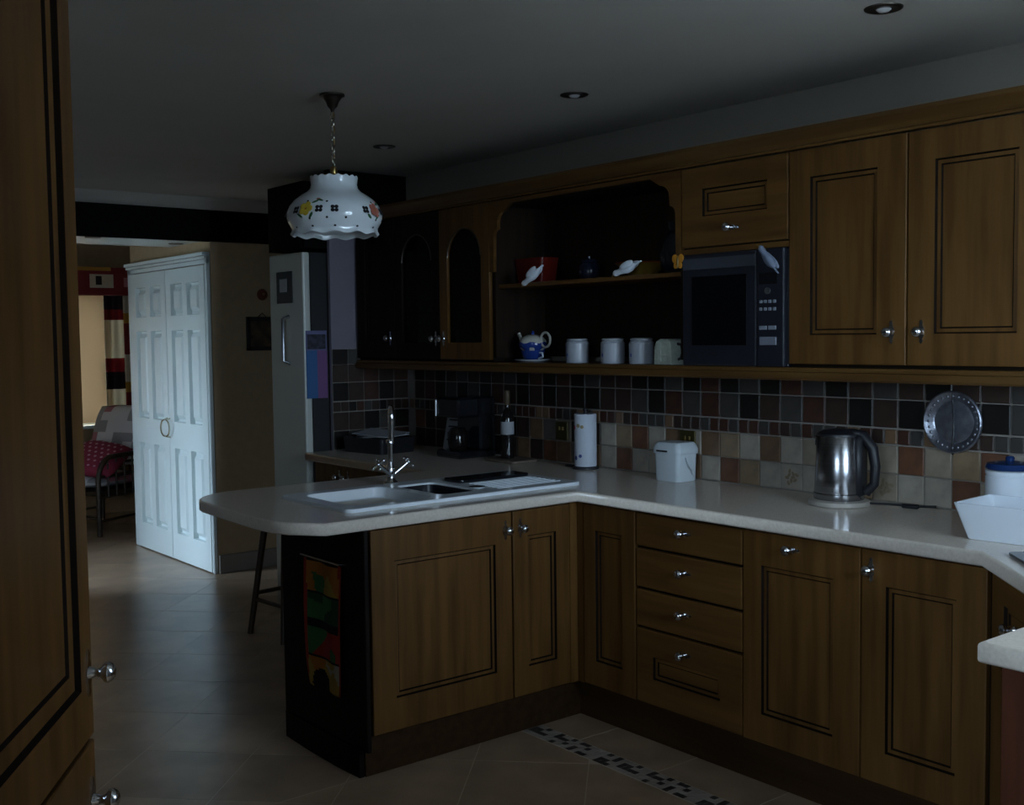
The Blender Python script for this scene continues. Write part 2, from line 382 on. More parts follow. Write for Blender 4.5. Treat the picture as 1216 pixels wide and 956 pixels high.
B().box(-2.05, -2.047, .09, WY-.01, .905, 1.45).done('grout_bed', grout_m, part_wall)
for z0, ht in ((.913, .096), (1.013, .096), (1.115, .050), (1.172, .096), (1.272, .094), (1.368, .08)):
    n = 10 if ht == .05 else 5; wd = .48/n
    for k in range(n):
        o = put_tile(0, 0, .092 if n == 5 else .044, ht, rnd.choice('DKDES'), part_wall, loc=(-2.048, .092+k*wd, z0), rz=pi/2)

# ------------------------------------------------------------------ cabinet parts
def rect_ring(b, o, i, y0, y1, bev):
    """frame of a door: outer rect o, hole i, from y0 (front) to y1 (back)"""
    t = bmesh.new()
    def loop(q, y): return [t.verts.new((q[a], y, q[c])) for a, c in ((0, 2), (1, 2), (1, 3), (0, 3))]
    of, inf, ob, ib = loop(o, y0), loop(i, y0), loop(o, y1), loop(i, y1)
    for k in range(4):
        j = (k+1) % 4
        t.faces.new((of[k], of[j], inf[j], inf[k])); t.faces.new((ob[j], ob[k], ib[k], ib[j]))
        t.faces.new((of[j], of[k], ob[k], ob[j])); t.faces.new((inf[k], inf[j], ib[j], ib[k]))
    bmesh.ops.recalc_face_normals(t, faces=t.faces)
    if bev:
        es = [e for e in t.edges if all(v in of for v in e.verts)]
        bmesh.ops.bevel(t, geom=es, offset=bev, segments=2, profile=.5, affect='EDGES')
    b.merge(t)
def knob(parent, x, z, vertical=True, y=-.02, s=1.0):
    b = B()
    pl = [(0, .038), (.006, .030), (.004, .022), (.010, .012), (.010, -.012), (.004, -.022), (.006, -.030), (0, -.038), (-.006, -.030), (-.004, -.022), (-.010, -.012), (-.010, .012), (-.004, .022), (-.006, .030)]
    if not vertical: pl = [(q[1], -q[0]) for q in pl]
    b.prism([(x+p[0]*s, z+p[1]*s) for p in pl], y-.003, y, XZ)
    prof = [(.0, -.040), (.007, -.0395), (.013, -.036), (.0165, -.030), (.015, -.024), (.008, -.018), (.006, -.012), (.009, -.004), (.011, 0)]
    b.lathe([(r*s, zz*s) for r, zz in prof], (x, y-.002, z), 16, Matrix.Rotation(-pi/2, 4, 'X'))
    return b.done('knob', chrome_knob, parent, True)
chrome_knob = mat('knob_pewter_chrome', (.60, .61, .64), .16, 1)
def panel_door(parent, x0, x1, z0, z1, st, rail_t, rail_b, kn=None, kv=True, wood=oak_v, name='door', th=.02, fy=-.02, ms=1.0):
    """framed door, front face at y = fy; panel rect given by stile st (or (left,right))"""
    sl, sr = st if isinstance(st, tuple) else (st, st)
    g = .0028; o = (x0+g, x1-g, z0+g, z1-g); i = (x0+sl, x1-sr, z0+rail_b, z1-rail_t)
    b = B(); rect_ring(b, o, i, fy, fy+th, .003); d = b.done(name, wood, parent)
    m = B()
    sh = lambda q, e: (q[0]+e, q[1]-e, q[2]+e, q[3]-e)
    m.mi = 0; m.ring(i, sh(i, .0045), fy+.0005, fy+.009)
    m.mi = 1; m.ring(sh(i, .0045), sh(i, .0045+.011*ms), fy+.009, fy+.008)
    m.mi = 0; m.ring(sh(i, .0045+.011*ms), sh(i, .0095+.011*ms), fy+.008, fy+.0128)
    m.done('moulding', [glaze, wood], d)
    p = B(); q = sh(i, .009+.011*ms); p.box(q[0], q[1], fy+.0125, fy+.019, q[2], q[3]); p.done('panel', wood, d)
    if kn: knob(d, kn[0], kn[1], kv, fy)
    return d
def slab_front(parent, x0, x1, z0, z1, kn=None, wood=oak_h, panel=None, name='drawer', fy=-.02):
    g = .0028
    if panel is None:
        d = B().box(x0+g, x1-g, fy, fy+.02, z0+g, z1-g, bev=.004, seg=2).done(name, wood, parent)
        if kn: knob(d, kn[0], kn[1], False, fy)
        return d
    return panel_door(parent, x0, x1, z0, z1, (panel[0]-x0, x1-panel[1]), z1-panel[3], panel[2]-z0, kn, False, wood, name, fy=fy)
ZB, ZT = .155, .862
def base_unit(name, label, loc, rz, wd, dp=.55, cat='cabinet', body=carcass_m):
    t = thing(name, label, cat, loc, rz)
    B().box(0.001, wd-.001, .001, dp, ZB-.004, .868).done('body', body, t)
    return t
# local frame of a unit: x along the front, front face at y=-.02 (so the unit sits .02 behind the door plane)
def W(x, y=0, rz=0):   # world location of a unit whose door plane passes through (x,y)
    return (x-.02*sin(rz), y+.02*cos(rz), 0)
# back run
t = base_unit('corner_cupboard', 'narrow oak corner cupboard with slim panelled door beside the drawer stack', W(0.025, 0), 0, .285)
panel_door(t, 0, .285, ZB, ZT, .070, .10, .10)
B().box(-.045, -.002, -.018, .04, ZB, ZT).done('corner_post', oak_v, t)
t = base_unit('drawer_unit', 'oak drawer unit with four drawers and pewter knobs', W(.3125, 0), 0, .4975)
zs = [.862, .733, .582, .438, .155]
for i in range(4):
    zc = (zs[i]+zs[i+1])/2
    if i < 3: slab_front(t, 0, .4975, zs[i+1]+.002, zs[i]-.002, (.235, zc+.012))
    else: slab_front(t, 0, .4975, zs[i+1]+.002, zs[i]-.002, (.235, .378), panel=(.085, .40, .255, .338))
t = base_unit('dishwasher_unit', 'oak fronted unit with one tall panelled door and a knob centred at its top', W(.81, 0), 0, .4515)
panel_door(t, 0, .4515, ZB, ZT, (.078, .098), .112, .10, (.195, .818), False)
t = base_unit('base_cupboard', 'oak cupboard with knob at top left of its door, beside the diagonal hob corner', W(1.2615, 0), 0, .3985)
panel_door(t, 0, .3985, ZB, ZT, (.085, .092), .105, .10, (.036, .80), True)
# diagonal hob unit
dg = radians(-45); t = base_unit('hob_corner_unit', 'oak diagonal corner unit under the black hob', W(1.672, -.012, dg), dg, .60, dp=.5)
B().box(0, .05, -.015, .01, ZB, ZT).done('corner_post', oak_v, t)
slab_front(t, .05, .55, .62, ZT, (.20, .748), panel=(.11, .46, .68, .79))
panel_door(t, .05, .30, ZB, .617, .07, .09, .09, (.265, .55)); panel_door(t, .30, .55, ZB, .617, .07, .09, .09, (.335, .55))
# right run end unit
t = base_unit('end_base_unit', 'short base unit with dark red-brown end panel under worktop near the hob', W(2.135, -.44, -pi/2), -pi/2, .385)
panel_door(t, 0, .385, ZB, ZT, .075, .10, .10, (.05, .80))
B().box(.386, .405, -.018, .555, .0, .868, bev=.002).done('end_panel', endpanel_red, t)
# peninsula
rp = pi/2
t = base_unit('sink_unit', 'oak sink unit with wide panelled door on the peninsula', W(0, -.94, rp), rp, .612, dp=.56)
panel_door(t, .0, .6105, ZB, ZT, (.095, .078), .115, .115, (.578, .795))
B().box(.0, .612, .56, .58, .0, .868).done('back_panel', oak_dark, t)
t = base_unit('peninsula_corner_unit', 'narrow oak unit with slim door where the peninsula meets the wall run', W(0, -.3275, rp), rp, .325, dp=.56)
panel_door(t, .0, .285, ZB, ZT, .072, .10, .11, (.036, .795)); B().box(.287, .325, -.015, .02, ZB, ZT).done('corner_post', oak_v, t)
B().box(.0, .325, .56, .58, .0, .868).done('back_panel', oak_dark, t)
B().box(.325, .9, .10, .56, .151, .868).done('blind_corner', carcass_m, t)
# dark end panel with plinth, peninsula end (towards the room)
t = thing('peninsula_end_panel', 'black-brown end panel of the peninsula behind the hanging picture towel', 'panel', (0, -.962, 0))
B().box(-.60, -.004, 0, .018, .10, .868, bev=.003).done('panel_board', oak_dark, t)
B().prism([(-.60, 0), (-.60, .018), (-.06, .018), (-.06, 0), (-.2, -.008), (-.4, -.008)], 0, .10).done('base_strip', oak_dark, t)
# plinths
b = B(); b.prism([(-.057, -.94), (-.057, .055), (1.70, .055), (2.155, -.40), (2.155, -.82), (2.175, -.82), (2.175, -.39), (1.708, .075), (-.077, .075), (-.077, -.94)], 0, .15)
tag(b.done('plinth', plinth_m), 'brown wooden plinth running under the base units', 'plinth')
# base units beyond the peninsula, along the wall
t = base_unit('far_base_cupboard', 'shadowed base cupboard beside the white fridge beyond the sink', W(-2.04, -.03), 0, .60)
panel_door(t, 0, .30, ZB, ZT, .07, .10, .10, (.26, .80)); panel_door(t, .30, .60, ZB, ZT, .07, .10, .10, (.34, .80))
t = base_unit('far_oven_unit', 'shadowed base unit between far cupboard and the peninsula back', W(-1.44, -.03), 0, .80)
panel_door(t, 0, .40, ZB, ZT, .07, .10, .10, (.36, .80)); panel_door(t, .40, .80, ZB, ZT, .07, .10, .10, (.44, .80))

# ------------------------------------------------------------------ worktop, one continuous piece with sink cut-outs
ol = [(.03, -.03), (1.655, -.03), (2.10, -.475), (2.10, -.865), (2.69, -.865), (2.69, WY-.012), (-2.045, WY-.012), (-2.045, -.085), (-.93, -.085)]
ol += [(-.93, -.93)] + arc(-.70, -.985, .235, 188, 262, 7)[0:] + [(-.45, -1.232), (-.25, -1.238), (-.14, -1.230), (-.075, -1.207), (.03, -1.122)]
def rrect(x0, x1, y0, y1, r, n=4):
    return arc(x1-r, y1-r, r, 0, 90, n)+arc(x0+r, y1-r, r, 90, 180, n)+arc(x0+r, y0+r, r, 180, 270, n)+arc(x1-r, y0+r, r, 270, 360, n)
bowl1 = rrect(-.535, -.165, -.905, -.555, .05); bowl2 = rrect(-.505, -.185, -.515, -.335, .03)
b = B(); b.merge(plate(ol, [rrect(-.575, -.125, -.935, .075, .03)], .042, .008), Matrix.Translation((0, 0, .889)))
tag(b.done('worktop', worktop_m), 'pale beige speckled worktop over the base units and peninsula', 'worktop')
# sink
sk = thing('sink', 'white ceramic one and a half bowl sink set in the peninsula worktop', 'sink', (0, 0, .911))
so = rrect(-.60, -.10, -.965, .115, .03)
b = B(); b.merge(plate(so, [bowl1, bowl2], .016, .004), Matrix.Translation((0, 0, .004))); b.done('rim', sink_m, sk)
def bowl(pl, dep, m):
    b = B(); t = bmesh.new(); cx = sum(p[0] for p in pl)/len(pl); cy = sum(p[1] for p in pl)/len(pl)
    lev = [(1.0, .004), (.985, -.008), (.96, -dep*.9), (.90, -dep), (.05, -dep-.004)]
    rings = [[t.verts.new((cx+(p[0]-cx)*s, cy+(p[1]-cy)*s, z)) for p in pl] for s, z in lev]
    n = len(pl)
    for a, c in zip(rings, rings[1:]):
        for k in range(n): t.faces.new((a[k], c[k], c[(k+1) % n], a[(k+1) % n]))
    t.faces.new(rings[-1]); bmesh.ops.recalc_face_normals(t, faces=t.faces)
    for f in t.faces: f.normal_flip()
    b.merge(t); bo = b.done('bowl', [sink_m if m is not black_bowl else m, m], sk, True)
    for p in bo.data.polygons:
        if p.center.z < -dep*.96: p.material_index = 1
black_bowl = mat('black_bowl_insert', (.010, .011, .015), .35, spec=.3)
bowl(bowl1, .028, mat('sink_beige_bowl', (.46, .40, .31), .35)); bowl(bowl2, .13, black_bowl)
b = B()
for k in range(7): b.box(-.36+k*.03, -.352+k*.03, -.26, .06, .012, .0145, bev=.001)
b.done('drainer_ribs', sink_m, sk)
b = B(); b.lathe([(.0, .0), (.028, .0), (.032, .004), (.02, .006), (0, .006)], (-.25, -.30, .012), 16); b.done('overflow_cap', chrome, sk, True)
b = B(); b.merge(plate(rrect(-.50, -.375, -.29, .07, .02), [], .012, .003), Matrix.Translation((0, 0, .9305))); o = b.done('drainer_tray', black_g)
tag(o, 'black shallow tray lying on the white sink drainer', 'tray')
# tap
tp = thing('mixer_tap', 'tall chrome mixer tap with two cross handles behind the sink', 'tap', (-.635, -.45, .911))
b = B(); b.lathe([(.03, 0), (.028, .012), (.02, .02), (.018, .04), (.022, .05), (.016, .07), (.012, .09)], seg=16); b.done('base', chrome, tp, True)
b = B(); b.tube([(0, 0, .06), (0, 0, .17)], .011, 12); b.lathe([(.011, .165), (.016, .168), (.016, .18), (.013, .185)], seg=16)
pts = [(.004, .002, .175), (.005, .003, .26), (.006, .003, .29)]+[(.006+.85*.045*(1-cos(radians(a))), .003-.53*.045*(1-cos(radians(a))), .29+.025*sin(radians(a))) for a in range(20, 181, 20)]+[(.0825, -.0447, .275)]
b.tube(pts, .0125, 12); b.done('spout', chrome, tp, True)
for sy in (-1, 1):
    b = B(); a = Vector((.01, sy*.012, .045)); d = Vector((.15, sy*.75, .55)).normalized(); e = a+d*.075
    b.tube([a, e], [.010, .008], 10); b.ell(e, (.011, .011, .011), None, 12, 8)
    n1 = d.orthogonal().normalized(); n2 = d.cross(n1)
    for n_ in (n1, n2): b.tube([e-n_*.026, e+n_*.026], .0055, 8); b.ell(e+n_*.027, (.008,)*3, None, 10, 6); b.ell(e-n_*.027, (.008,)*3, None, 10, 6)
    b.done('cross_handle', chrome, tp, True)

# ------------------------------------------------------------------ wall units
UY = .2375; ZU0, ZU1 = 1.398, 2.118
def wall_unit(name, label, x0, x1, z0=ZU0, z1=ZU1, body=True, cat='wall cabinet'):
    t = thing(name, label, cat, (x0, UY+.02, 0))
    if body: B().box(.001, x1-x0-.001, .001, WY-UY-.022, z0-.008, z1).done('body', carcass_m, t)
    return t
t = wall_unit('double_wall_cabinet', 'oak wall cabinet with two tall panelled doors beside the microwave', .812, 1.706)
panel_door(t, 0, .4465, ZU0, ZU1, (.088, .105), .095, .10, (.395, 1.505)); panel_door(t, .4465, .894, ZU0, ZU1, (.092, .098), .095, .10, (.498, 1.505))
t = wall_unit('microwave_top_cupboard', 'small oak flap cupboard with a little panel above the microwave', .322, .812, 1.822, ZU1)
slab_front(t, 0, .49, 1.822, ZU1, (.24, 1.885), panel=(.105, .40, 1.935, 2.035), name='flap')
B().box(.0, .49, -.018, .01, 1.80, 1.819).done('lower_rail', oak_h, t)
# open shelf unit
t = thing('open_shelf_unit', 'open oak shelf unit with scrolled valance between glass cabinet and microwave', 'shelf', (-.853, UY, 0))
wd = .322+.853
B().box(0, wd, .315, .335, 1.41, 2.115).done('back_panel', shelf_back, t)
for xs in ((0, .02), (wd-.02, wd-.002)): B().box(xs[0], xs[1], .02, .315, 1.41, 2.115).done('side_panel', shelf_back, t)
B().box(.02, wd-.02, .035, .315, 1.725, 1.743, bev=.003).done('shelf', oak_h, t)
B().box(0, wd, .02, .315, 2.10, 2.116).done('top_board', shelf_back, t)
def scroll(x0, sgn):
    return [(x0, 2.116), (x0, 1.80), (x0+sgn*.028, 1.80), (x0+sgn*.030, 1.93)]+[(x0+sgn*(.030+.03*(1-cos(radians(a)))), 1.96+.03*sin(radians(a))) for a in range(0, 91, 30)]+[(x0+sgn*(.060+.05*(1-cos(radians(a)))), 2.02+.05*sin(radians(a))) for a in range(0, 91, 18)]
poly = scroll(0, 1)+[(wd-q[0], q[1]) for q in scroll(0, 1)[::-1]]
poly = scroll(0, 1)[1:]+[(.16, 2.100), (wd-.16, 2.100)]+[(wd-q[0], q[1]) for q in scroll(0, 1)[1:][::-1]]
poly = [(0, 2.116)]+poly+[(wd, 2.116)]
b = B(); b.merge(plate(poly, [], .018, 0), Matrix.Translation((0, .011, 0)) @ XZ); b.done('valance', oak_h, t)
# bottom board running under all wall units + rails
o = B().box(-2.03, 1.706, UY-.005, WY-.012, 1.372, 1.389, bev=.003).done('wall_unit_base_board', oak_trim); tag(o, 'long oak board forming the bottom of all the wall units', 'board')
b = B(); b.prism([(UY-.012, 1.372), (UY-.012, 1.352), (UY-.006, 1.345), (UY+.018, 1.345), (UY+.018, 1.372)], -2.03, 1.706, Matrix(((0, 0, 1, 0), (1, 0, 0, 0), (0, 1, 0, 0), (0, 0, 0, 1))))
tag(b.done('light_rail', oak_trim), 'oak light rail along the underside of the wall units', 'moulding')
b = B(); b.prism([(UY+.02, 2.120), (UY-.008, 2.120), (UY-.008, 2.128), (UY-.018, 2.130), (UY-.030, 2.142), (UY-.052, 2.160), (UY-.058, 2.166), (UY-.058, 2.180), (UY+.02, 2.180)], -2.03, 1.73, Matrix(((0, 0, 1, 0), (1, 0, 0, 0), (0, 1, 0, 0), (0, 0, 0, 1))))
tag(b.done('cornice', oak_trim), 'moulded oak cornice along the top of the wall units', 'moulding')
# glazed corner cabinet
black_oak = mat('oak_near_black', (0.006, 0.003, 0.0018), .6, col2=(0.0096, 0.0054, 0.003), scale=3, stretch=(9, 9, .7), detail=8, spec=.15)  # near-black oak for the left arched door and the end cabinet
def glass_door(par, x0, x1, z0, z1, hinge_knob, wood=oak_v):
    st = .065; xa, xb = x0+st, x1-st; za = z0+.08; r = (xb-xa)/2; zs_ = z1-.10-r
    hole = [(xa, za), (xb, za), (xb, zs_)]+[((xa+xb)/2+r*cos(radians(a)), zs_+r*sin(radians(a))) for a in range(15, 180, 15)]+[(xa, zs_)]
    b = B(); b.merge(plate([(x0+.0015, z0), (x1-.0015, z0), (x1-.0015, z1), (x0+.0015, z1)], [hole], .02, .002), Matrix.Translation((0, -.01, 0)) @ XZ)
    d = b.done('door', wood, par)
    B().box(xa-.01, xb+.01, -.006, -.002, za-.01, zs_+r+.01).done('glass_pane', glass_m, d)
    b = B(); b.tube([((xa+xb)/2+(r-.002)*cos(radians(a)), -.018, zs_+(r-.002)*sin(radians(a))) for a in range(0, 181, 15)], .004, 6); b.done('arch_bead', bronze, d, True)
    knob(d, hinge_knob, z0+.10)
t = thing('glass_wall_cabinet', 'oak wall cabinet with two arched glass doors holding glassware', 'wall cabinet', (-1.65, UY+.02, 0))
wd = .797
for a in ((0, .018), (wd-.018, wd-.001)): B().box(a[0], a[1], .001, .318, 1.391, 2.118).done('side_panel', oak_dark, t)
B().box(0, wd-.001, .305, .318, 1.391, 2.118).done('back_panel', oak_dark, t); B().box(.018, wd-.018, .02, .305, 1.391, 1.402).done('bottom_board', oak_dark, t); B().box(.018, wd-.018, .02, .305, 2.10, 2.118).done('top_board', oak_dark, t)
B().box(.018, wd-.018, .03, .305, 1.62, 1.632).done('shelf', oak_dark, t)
glass_door(t, 0, .398, 1.40, 2.118, .365, black_oak); glass_door(t, .398, .796, 1.40, 2.118, .43)
def tumbler(x, y, z, r, h, label, m=None, nm='tumbler', cat='glass', group=None):
    b = B(); b.lathe([(0, 0), (r*.8, 0), (r*.85, .004), (r, h), (r-.003, h), (r*.78, .008), (0, .008)], seg=20)
    o = b.done(nm, m or tumbler_m, None, True); o.location = (x, y, z); tag(o, label, cat, group); return o
tumbler(-.95, .40, 1.632, .035, .12, 'tall glass tumbler on the shelf of the arched glass cabinet')
tumbler(-1.05, .42, 1.402, .05, .07, 'short wide glass bowl at the bottom of the arched glass cabinet', cat='bowl', nm='glass_bowl')
tumbler(-1.36, .40, 1.402, .03, .14, 'slim wine flute behind the left arched glass door', nm='flute')
t = wall_unit('corner_wall_cabinet', 'near-black oak wall cabinet at the end of the run beside the lilac wall', -2.03, -1.652)
panel_door(t, 0, .377, ZU0, ZU1, .085, .095, .10, (.335, 1.505), wood=mat('oak_near_black', (.030, .015, .007), .5, col2=(.05, .026, .011), scale=3, stretch=(9, 9, .7), detail=8))

# ------------------------------------------------------------------ microwave
mw = thing('microwave', 'black built-in microwave oven with grey keypad under the flap cupboard', 'microwave', (.342, UY-.01, 1.390))
w_, h_ = .462, .408
B().box(0, w_, .02, .31, .0, h_, bev=.004).done('case', navy_m, mw)
d = B().box(.0, .345, -.005, .02, .0, h_, bev=.006, seg=2).done('door', navy_m, mw)
B().box(.05, .305, -.0085, -.0045, .075, .325, bev=.001).done('window', mat('oven_window', (.003, .003, .004), .3, spec=.15), d)
B().box(.005, .340, -.0075, -.0045, .352, .392, bev=.001).done('vent_strip', mat('microwave_band', (.05, .055, .07), .3), d)
cp = B().box(.347, w_, -.005, .02, .0, h_, bev=.005, seg=2).done('control_panel', navy_m, mw)
B().box(.360, .435, -.0075, -.0045, .285, .325).done('display', lcd_m, cp)
b = B(); b.lathe([(0, 0), (.011, 0), (.012, .006), (0, .009)], (.397, -.006, .262), 16, Matrix.Rotation(pi/2, 4, 'X')); b.done('dial', pewter, cp, True)
for r in range(2):
    for c in range(4): B().box(.360+c*.0195, .373+c*.0195, -.0085, -.0045, .220-r*.026, .231-r*.026, bev=.0015).done('key', grey_key, cp)
for c in range(2): B().box(.360+c*.039, .393+c*.039, -.0085, -.0045, .128, .142, bev=.0015).done('key', grey_key, cp)
B().box(.362, .434, -.010, -.0045, .075, .104, bev=.002).done('open_button', mat('grey_button', (.17, .18, .22), .4), cp)

# ------------------------------------------------------------------ shelf ware
SZ = 1.389; S2 = 1.743
def jar(x, label):
    t = thing('storage_jar', label, 'jar', (x, .36, SZ), 0, 'white jars on the lower open shelf')
    b = B(); pr = [(0, 0), (.049, 0), (.050, .004)]
    for k in range(9): pr += [(.0500, .008+k*.009), (.0508, .012+k*.009)]
    pr += [(.047, .090), (.043, .094), (0, .094)]
    b.lathe(pr, seg=28); b.done('body', mugs_m, t, True)
    b = B(); b.lathe([(0, .0945), (.043, .0945), (.046, .096), (.046, .101), (.040, .104), (0, .105)], seg=28); b.done('lid', mugs_m, t, True)
    b = B(); b.ell((-.010, -.0498, .035), (.006, .0015, .008), Matrix.Rotation(-.28, 4, 'Z')); b.done('motif', print_blue, t)
jar(-.395, 'ribbed white lidded jar next to the blue and white teapot'); jar(-.175, 'middle one of three ribbed white lidded jars on open shelf'); jar(-.008, 'ribbed white lidded jar next to the embossed cream pot')
t = thing('embossed_cream_pot', 'cream embossed pot with raised squares against the microwave', 'pot', (.178, .33, SZ))
b = B(); b.prism([(-.055, -.05), (.055, -.05), (.055, .05), (-.055, .05)], 0, .11, bev=0); b.bm.free(); b = B()
pf = [(-.05, 0), (.045, 0), (.043, .075), (.037, .092), (.025, .100), (-.017, .100), (-.038, .090), (-.048, .068)]
b.prism(pf, -.04, .04, XZ, bev=.004); b.done('body', cream_c, t, True)
for i in range(2):
    for j in range(3): B().box(-.034+i*.035, -.009+i*.035, -.0430, -.039, .012+j*.027, .033+j*.027, bev=.0015).done('raised_square', cream_c, t)
b = B(); b.tube([(.04, 0, .08), (.060, 0, .077), (.067, 0, .050), (.058, 0, .025), (.04, 0, .02)], .006, 8); b.done('handle', dgrey, t, True)
# teapot for one on its saucer
o = B(); o.lathe([(0, 0), (.05, 0), (.085, .010), (.088, .013), (.05, .006), (0, .005)], seg=28); o = o.done('saucer', ceramic, None, True); o.location = (-.695, .36, SZ); tag(o, 'white saucer under the blue and white teapot', 'saucer')
o = thing('teacup', 'white teacup with blue pattern under the small teapot', 'cup', (-.695, .36, SZ+.0065))
b = B(); b.lathe([(0, 0), (.03, 0), (.045, .012), (.054, .035), (.056, .046), (.052, .046), (.045, .02), (0, .012)], seg=24); b.done('bowl', blue_glaze, o, True)
b = B(); b.tube([(.052, -.005, .036), (.075, -.008, .035), (.08, -.008, .018), (.046, -.005, .010)], .0045, 8); b.done('handle', ceramic, o, True)
t = thing('teapot', 'small white teapot with blue pattern sitting on its cup', 'teapot', (-.695, .36, SZ+.050))
b = B(); b.lathe([(0, .0), (.046, .0), (.060, .014), (.064, .030)], seg=28); b.lathe([(.064, .030), (.060, .048), (.046, .064), (.028, .072), (0, .075)], seg=28); b.done('body', mat('teapot_white', (.50, .48, .42), .15), t, True)
b = B(); b.lathe([(.0472, .001), (.0612, .0135), (.0655, .028), (.0640, .038)], seg=28, mod=lambda r, z, a: (r, z+.004*sin(6*a))); b.done('blue_band', blue_glaze, t, True)
b = B(); b.tube([(-.055, 0, .025), (-.078, 0, .038), (-.088, 0, .062), (-.10, 0, .080)], [.013, .010, .008, .008], 10); b.done('spout', MATS['teapot_white'], t, True)
b = B(); b.tube([(.055+.033+.033*cos(radians(a)), 0, .050+.033*sin(radians(a))) for a in range(0, 360, 24)], .0055, 8, True); b.done('handle', MATS['teapot_white'], t, True)
b = B(); b.ell((0, 0, .080), (.007, .007, .012)); b.done('lid_knob', blue_glaze, t, True)
# birds
def bird(name, label, loc, rz, tilt, m=ceramic, s=1.0, wing=None):
    t = thing(name, label, 'ornament', loc, rz, None); t.rotation_euler = (0, tilt, rz)
    b = B(); sp = [(-.060, .018, .012), (-.052, .018, .014), (-.040, .020, .013), (-.025, .024, .018), (0, .028, .024), (.022, .030, .020), (.045, .034, .012), (.070, .040, .008)]
    t_ = bmesh.new(); rings = []
    for x, z, r in sp:
        rings.append([t_.verts.new((x*s, r*1.0*cos(2*pi*k/14)*s*.95, (z+r*sin(2*pi*k/14)*(.95 if x < .04 else .35))*s)) for k in range(14)])
    for a, c in zip(rings, rings[1:]):
        for k in range(14): t_.faces.new((a[k], a[(k+1) % 14], c[(k+1) % 14], c[k]))
    t_.faces.new(rings[0][::-1]); t_.faces.new(rings[-1]); bmesh.ops.recalc_face_normals(t_, faces=t_.faces)
    b.merge(t_); b.ell((-.058*s, 0, .018*s), (.016*s, .013*s, .013*s)); b.done('body', m, t, True)
    for sy in (-1, 1):
        b = B(); b.ell((.012*s, sy*.022*s, .036*s), (.036*s, .006*s, .014*s), Matrix.Rotation(-.2, 4, 'Y')); b.done('wing', wing or m, t, True)
    b = B(); b.lathe([(.005*s, 0), (0, .014*s)], (-.072*s, 0, .014*s), 8, Matrix.Rotation(-pi/2-.5, 4, 'Y')); b.done('beak', yellow_p, t, True)
    return t
bird('dove_ornament', 'white china bird pecking over shelf edge beside the red pot', (-.575, .275, S2+.006), radians(8), radians(-24))
bird('dove_ornament', 'white china bird on the shelf edge in front of the yellow dish', (.005, .275, S2+.003), radians(8), radians(-9))
bird('bird_clip', 'grey-blue bird ornament perched on top corner of the microwave', (.755, UY-.062, 1.745), radians(20), radians(65), mat('bird_grey_blue', (.16, .19, .26), .4), .8)
t = thing('butterfly_ornament', 'orange butterfly ornament at the corner of shelf and microwave', 'ornament', (.322, UY-.014, 1.775))
for sx in (-1, 1):
    b = B(); b.ell((sx*.014, -.003, .012), (.015, .002, .018), Matrix.Rotation(sx*.5, 4, 'Y')); b.ell((sx*.011, -.003, -.012), (.011, .002, .013), Matrix.Rotation(-sx*.4, 4, 'Y')); b.done('wing', orange_p, t, True)
b = B(); b.ell((0, -.004, 0), (.004, .004, .024)); b.done('body', yellow_p, t, True)
# red pot, dark jar, yellow dish, dark jug
t = thing('red_pot', 'red square-sided pot standing behind a white china bird', 'pot', (-.735, .42, S2))
b = B(); s_ = .095
prm = rrect(-.10, .10, -.055, .055, .015); t_ = bmesh.new()
lev = [(.80, 0), (.86, .004), (1.0, .115), (.97, .115), (.85, .01)]
rg = [[t_.verts.new((q[0]*k, q[1]*k, z)) for q in prm] for k, z in lev]; n = len(prm)
for a, c in zip(rg, rg[1:]):
    for k in range(n): t_.faces.new((a[k], a[(k+1) % n], c[(k+1) % n], c[k]))
t_.faces.new(rg[0][::-1]); t_.faces.new(rg[-1]); bmesh.ops.recalc_face_normals(t_, faces=t_.faces); b.merge(t_); b.done('body', red_gloss, t, True)
b = B(); b.merge(plate(rrect(-.101, .101, -.056, .056, .015), [rrect(-.095, .095, -.050, .050, .012)], .006, .001), Matrix.Translation((0, 0, .114))); b.done('rim', red_gloss, t)
t = thing('dark_blue_jar', 'small dark blue lidded jar between the red pot and yellow dish', 'jar', (-.36, .40, S2))
b = B(); b.lathe([(0, 0), (.035, 0), (.045, .02), (.045, .06), (.035, .075), (0, .075)], seg=24); b.done('body', mat('navy_glaze', (0.0084, 0.0112, 0.0245), .12), t, True)
b = B(); b.lathe([(0, .076), (.037, .076), (.034, .088), (.010, .094), (.010, .102), (0, .105)], seg=24); b.done('lid', MATS['navy_glaze'], t, True)
t = thing('yellow_dish', 'yellow-brown dish with red rim behind a white china bird', 'dish', (-.06, .42, S2))
b = B(); b.lathe([(0, 0), (.05, 0), (.055, .008), (.11, .055), (.106, .055), (.05, .012), (0, .010)], seg=32); b.done('bowl', yellow_p, t, True)
b = B(); b.tube([(.109*cos(2*pi*k/32), .109*sin(2*pi*k/32), .056) for k in range(32)], .003, 6, True); b.done('rim', mat('rim_red', (.16, .03, .01), .3), t, True)
t = thing('black_jug', 'glossy black jug at the end of the upper shelf', 'jug', (.16, .40, S2))
b = B(); b.lathe([(0, 0), (.05, 0), (.072, .03), (.078, .08), (.06, .14), (.040, .17), (.046, .205), (.042, .205), (.036, .17), (.05, .13), (0, .12)], seg=28); b.done('body', black_g, t, True)
b = B(); b.tube([(.040, 0, .19), (.08, 0, .19), (.10, 0, .14), (.072, 0, .08)], .008, 8); b.done('handle', black_g, t, True)

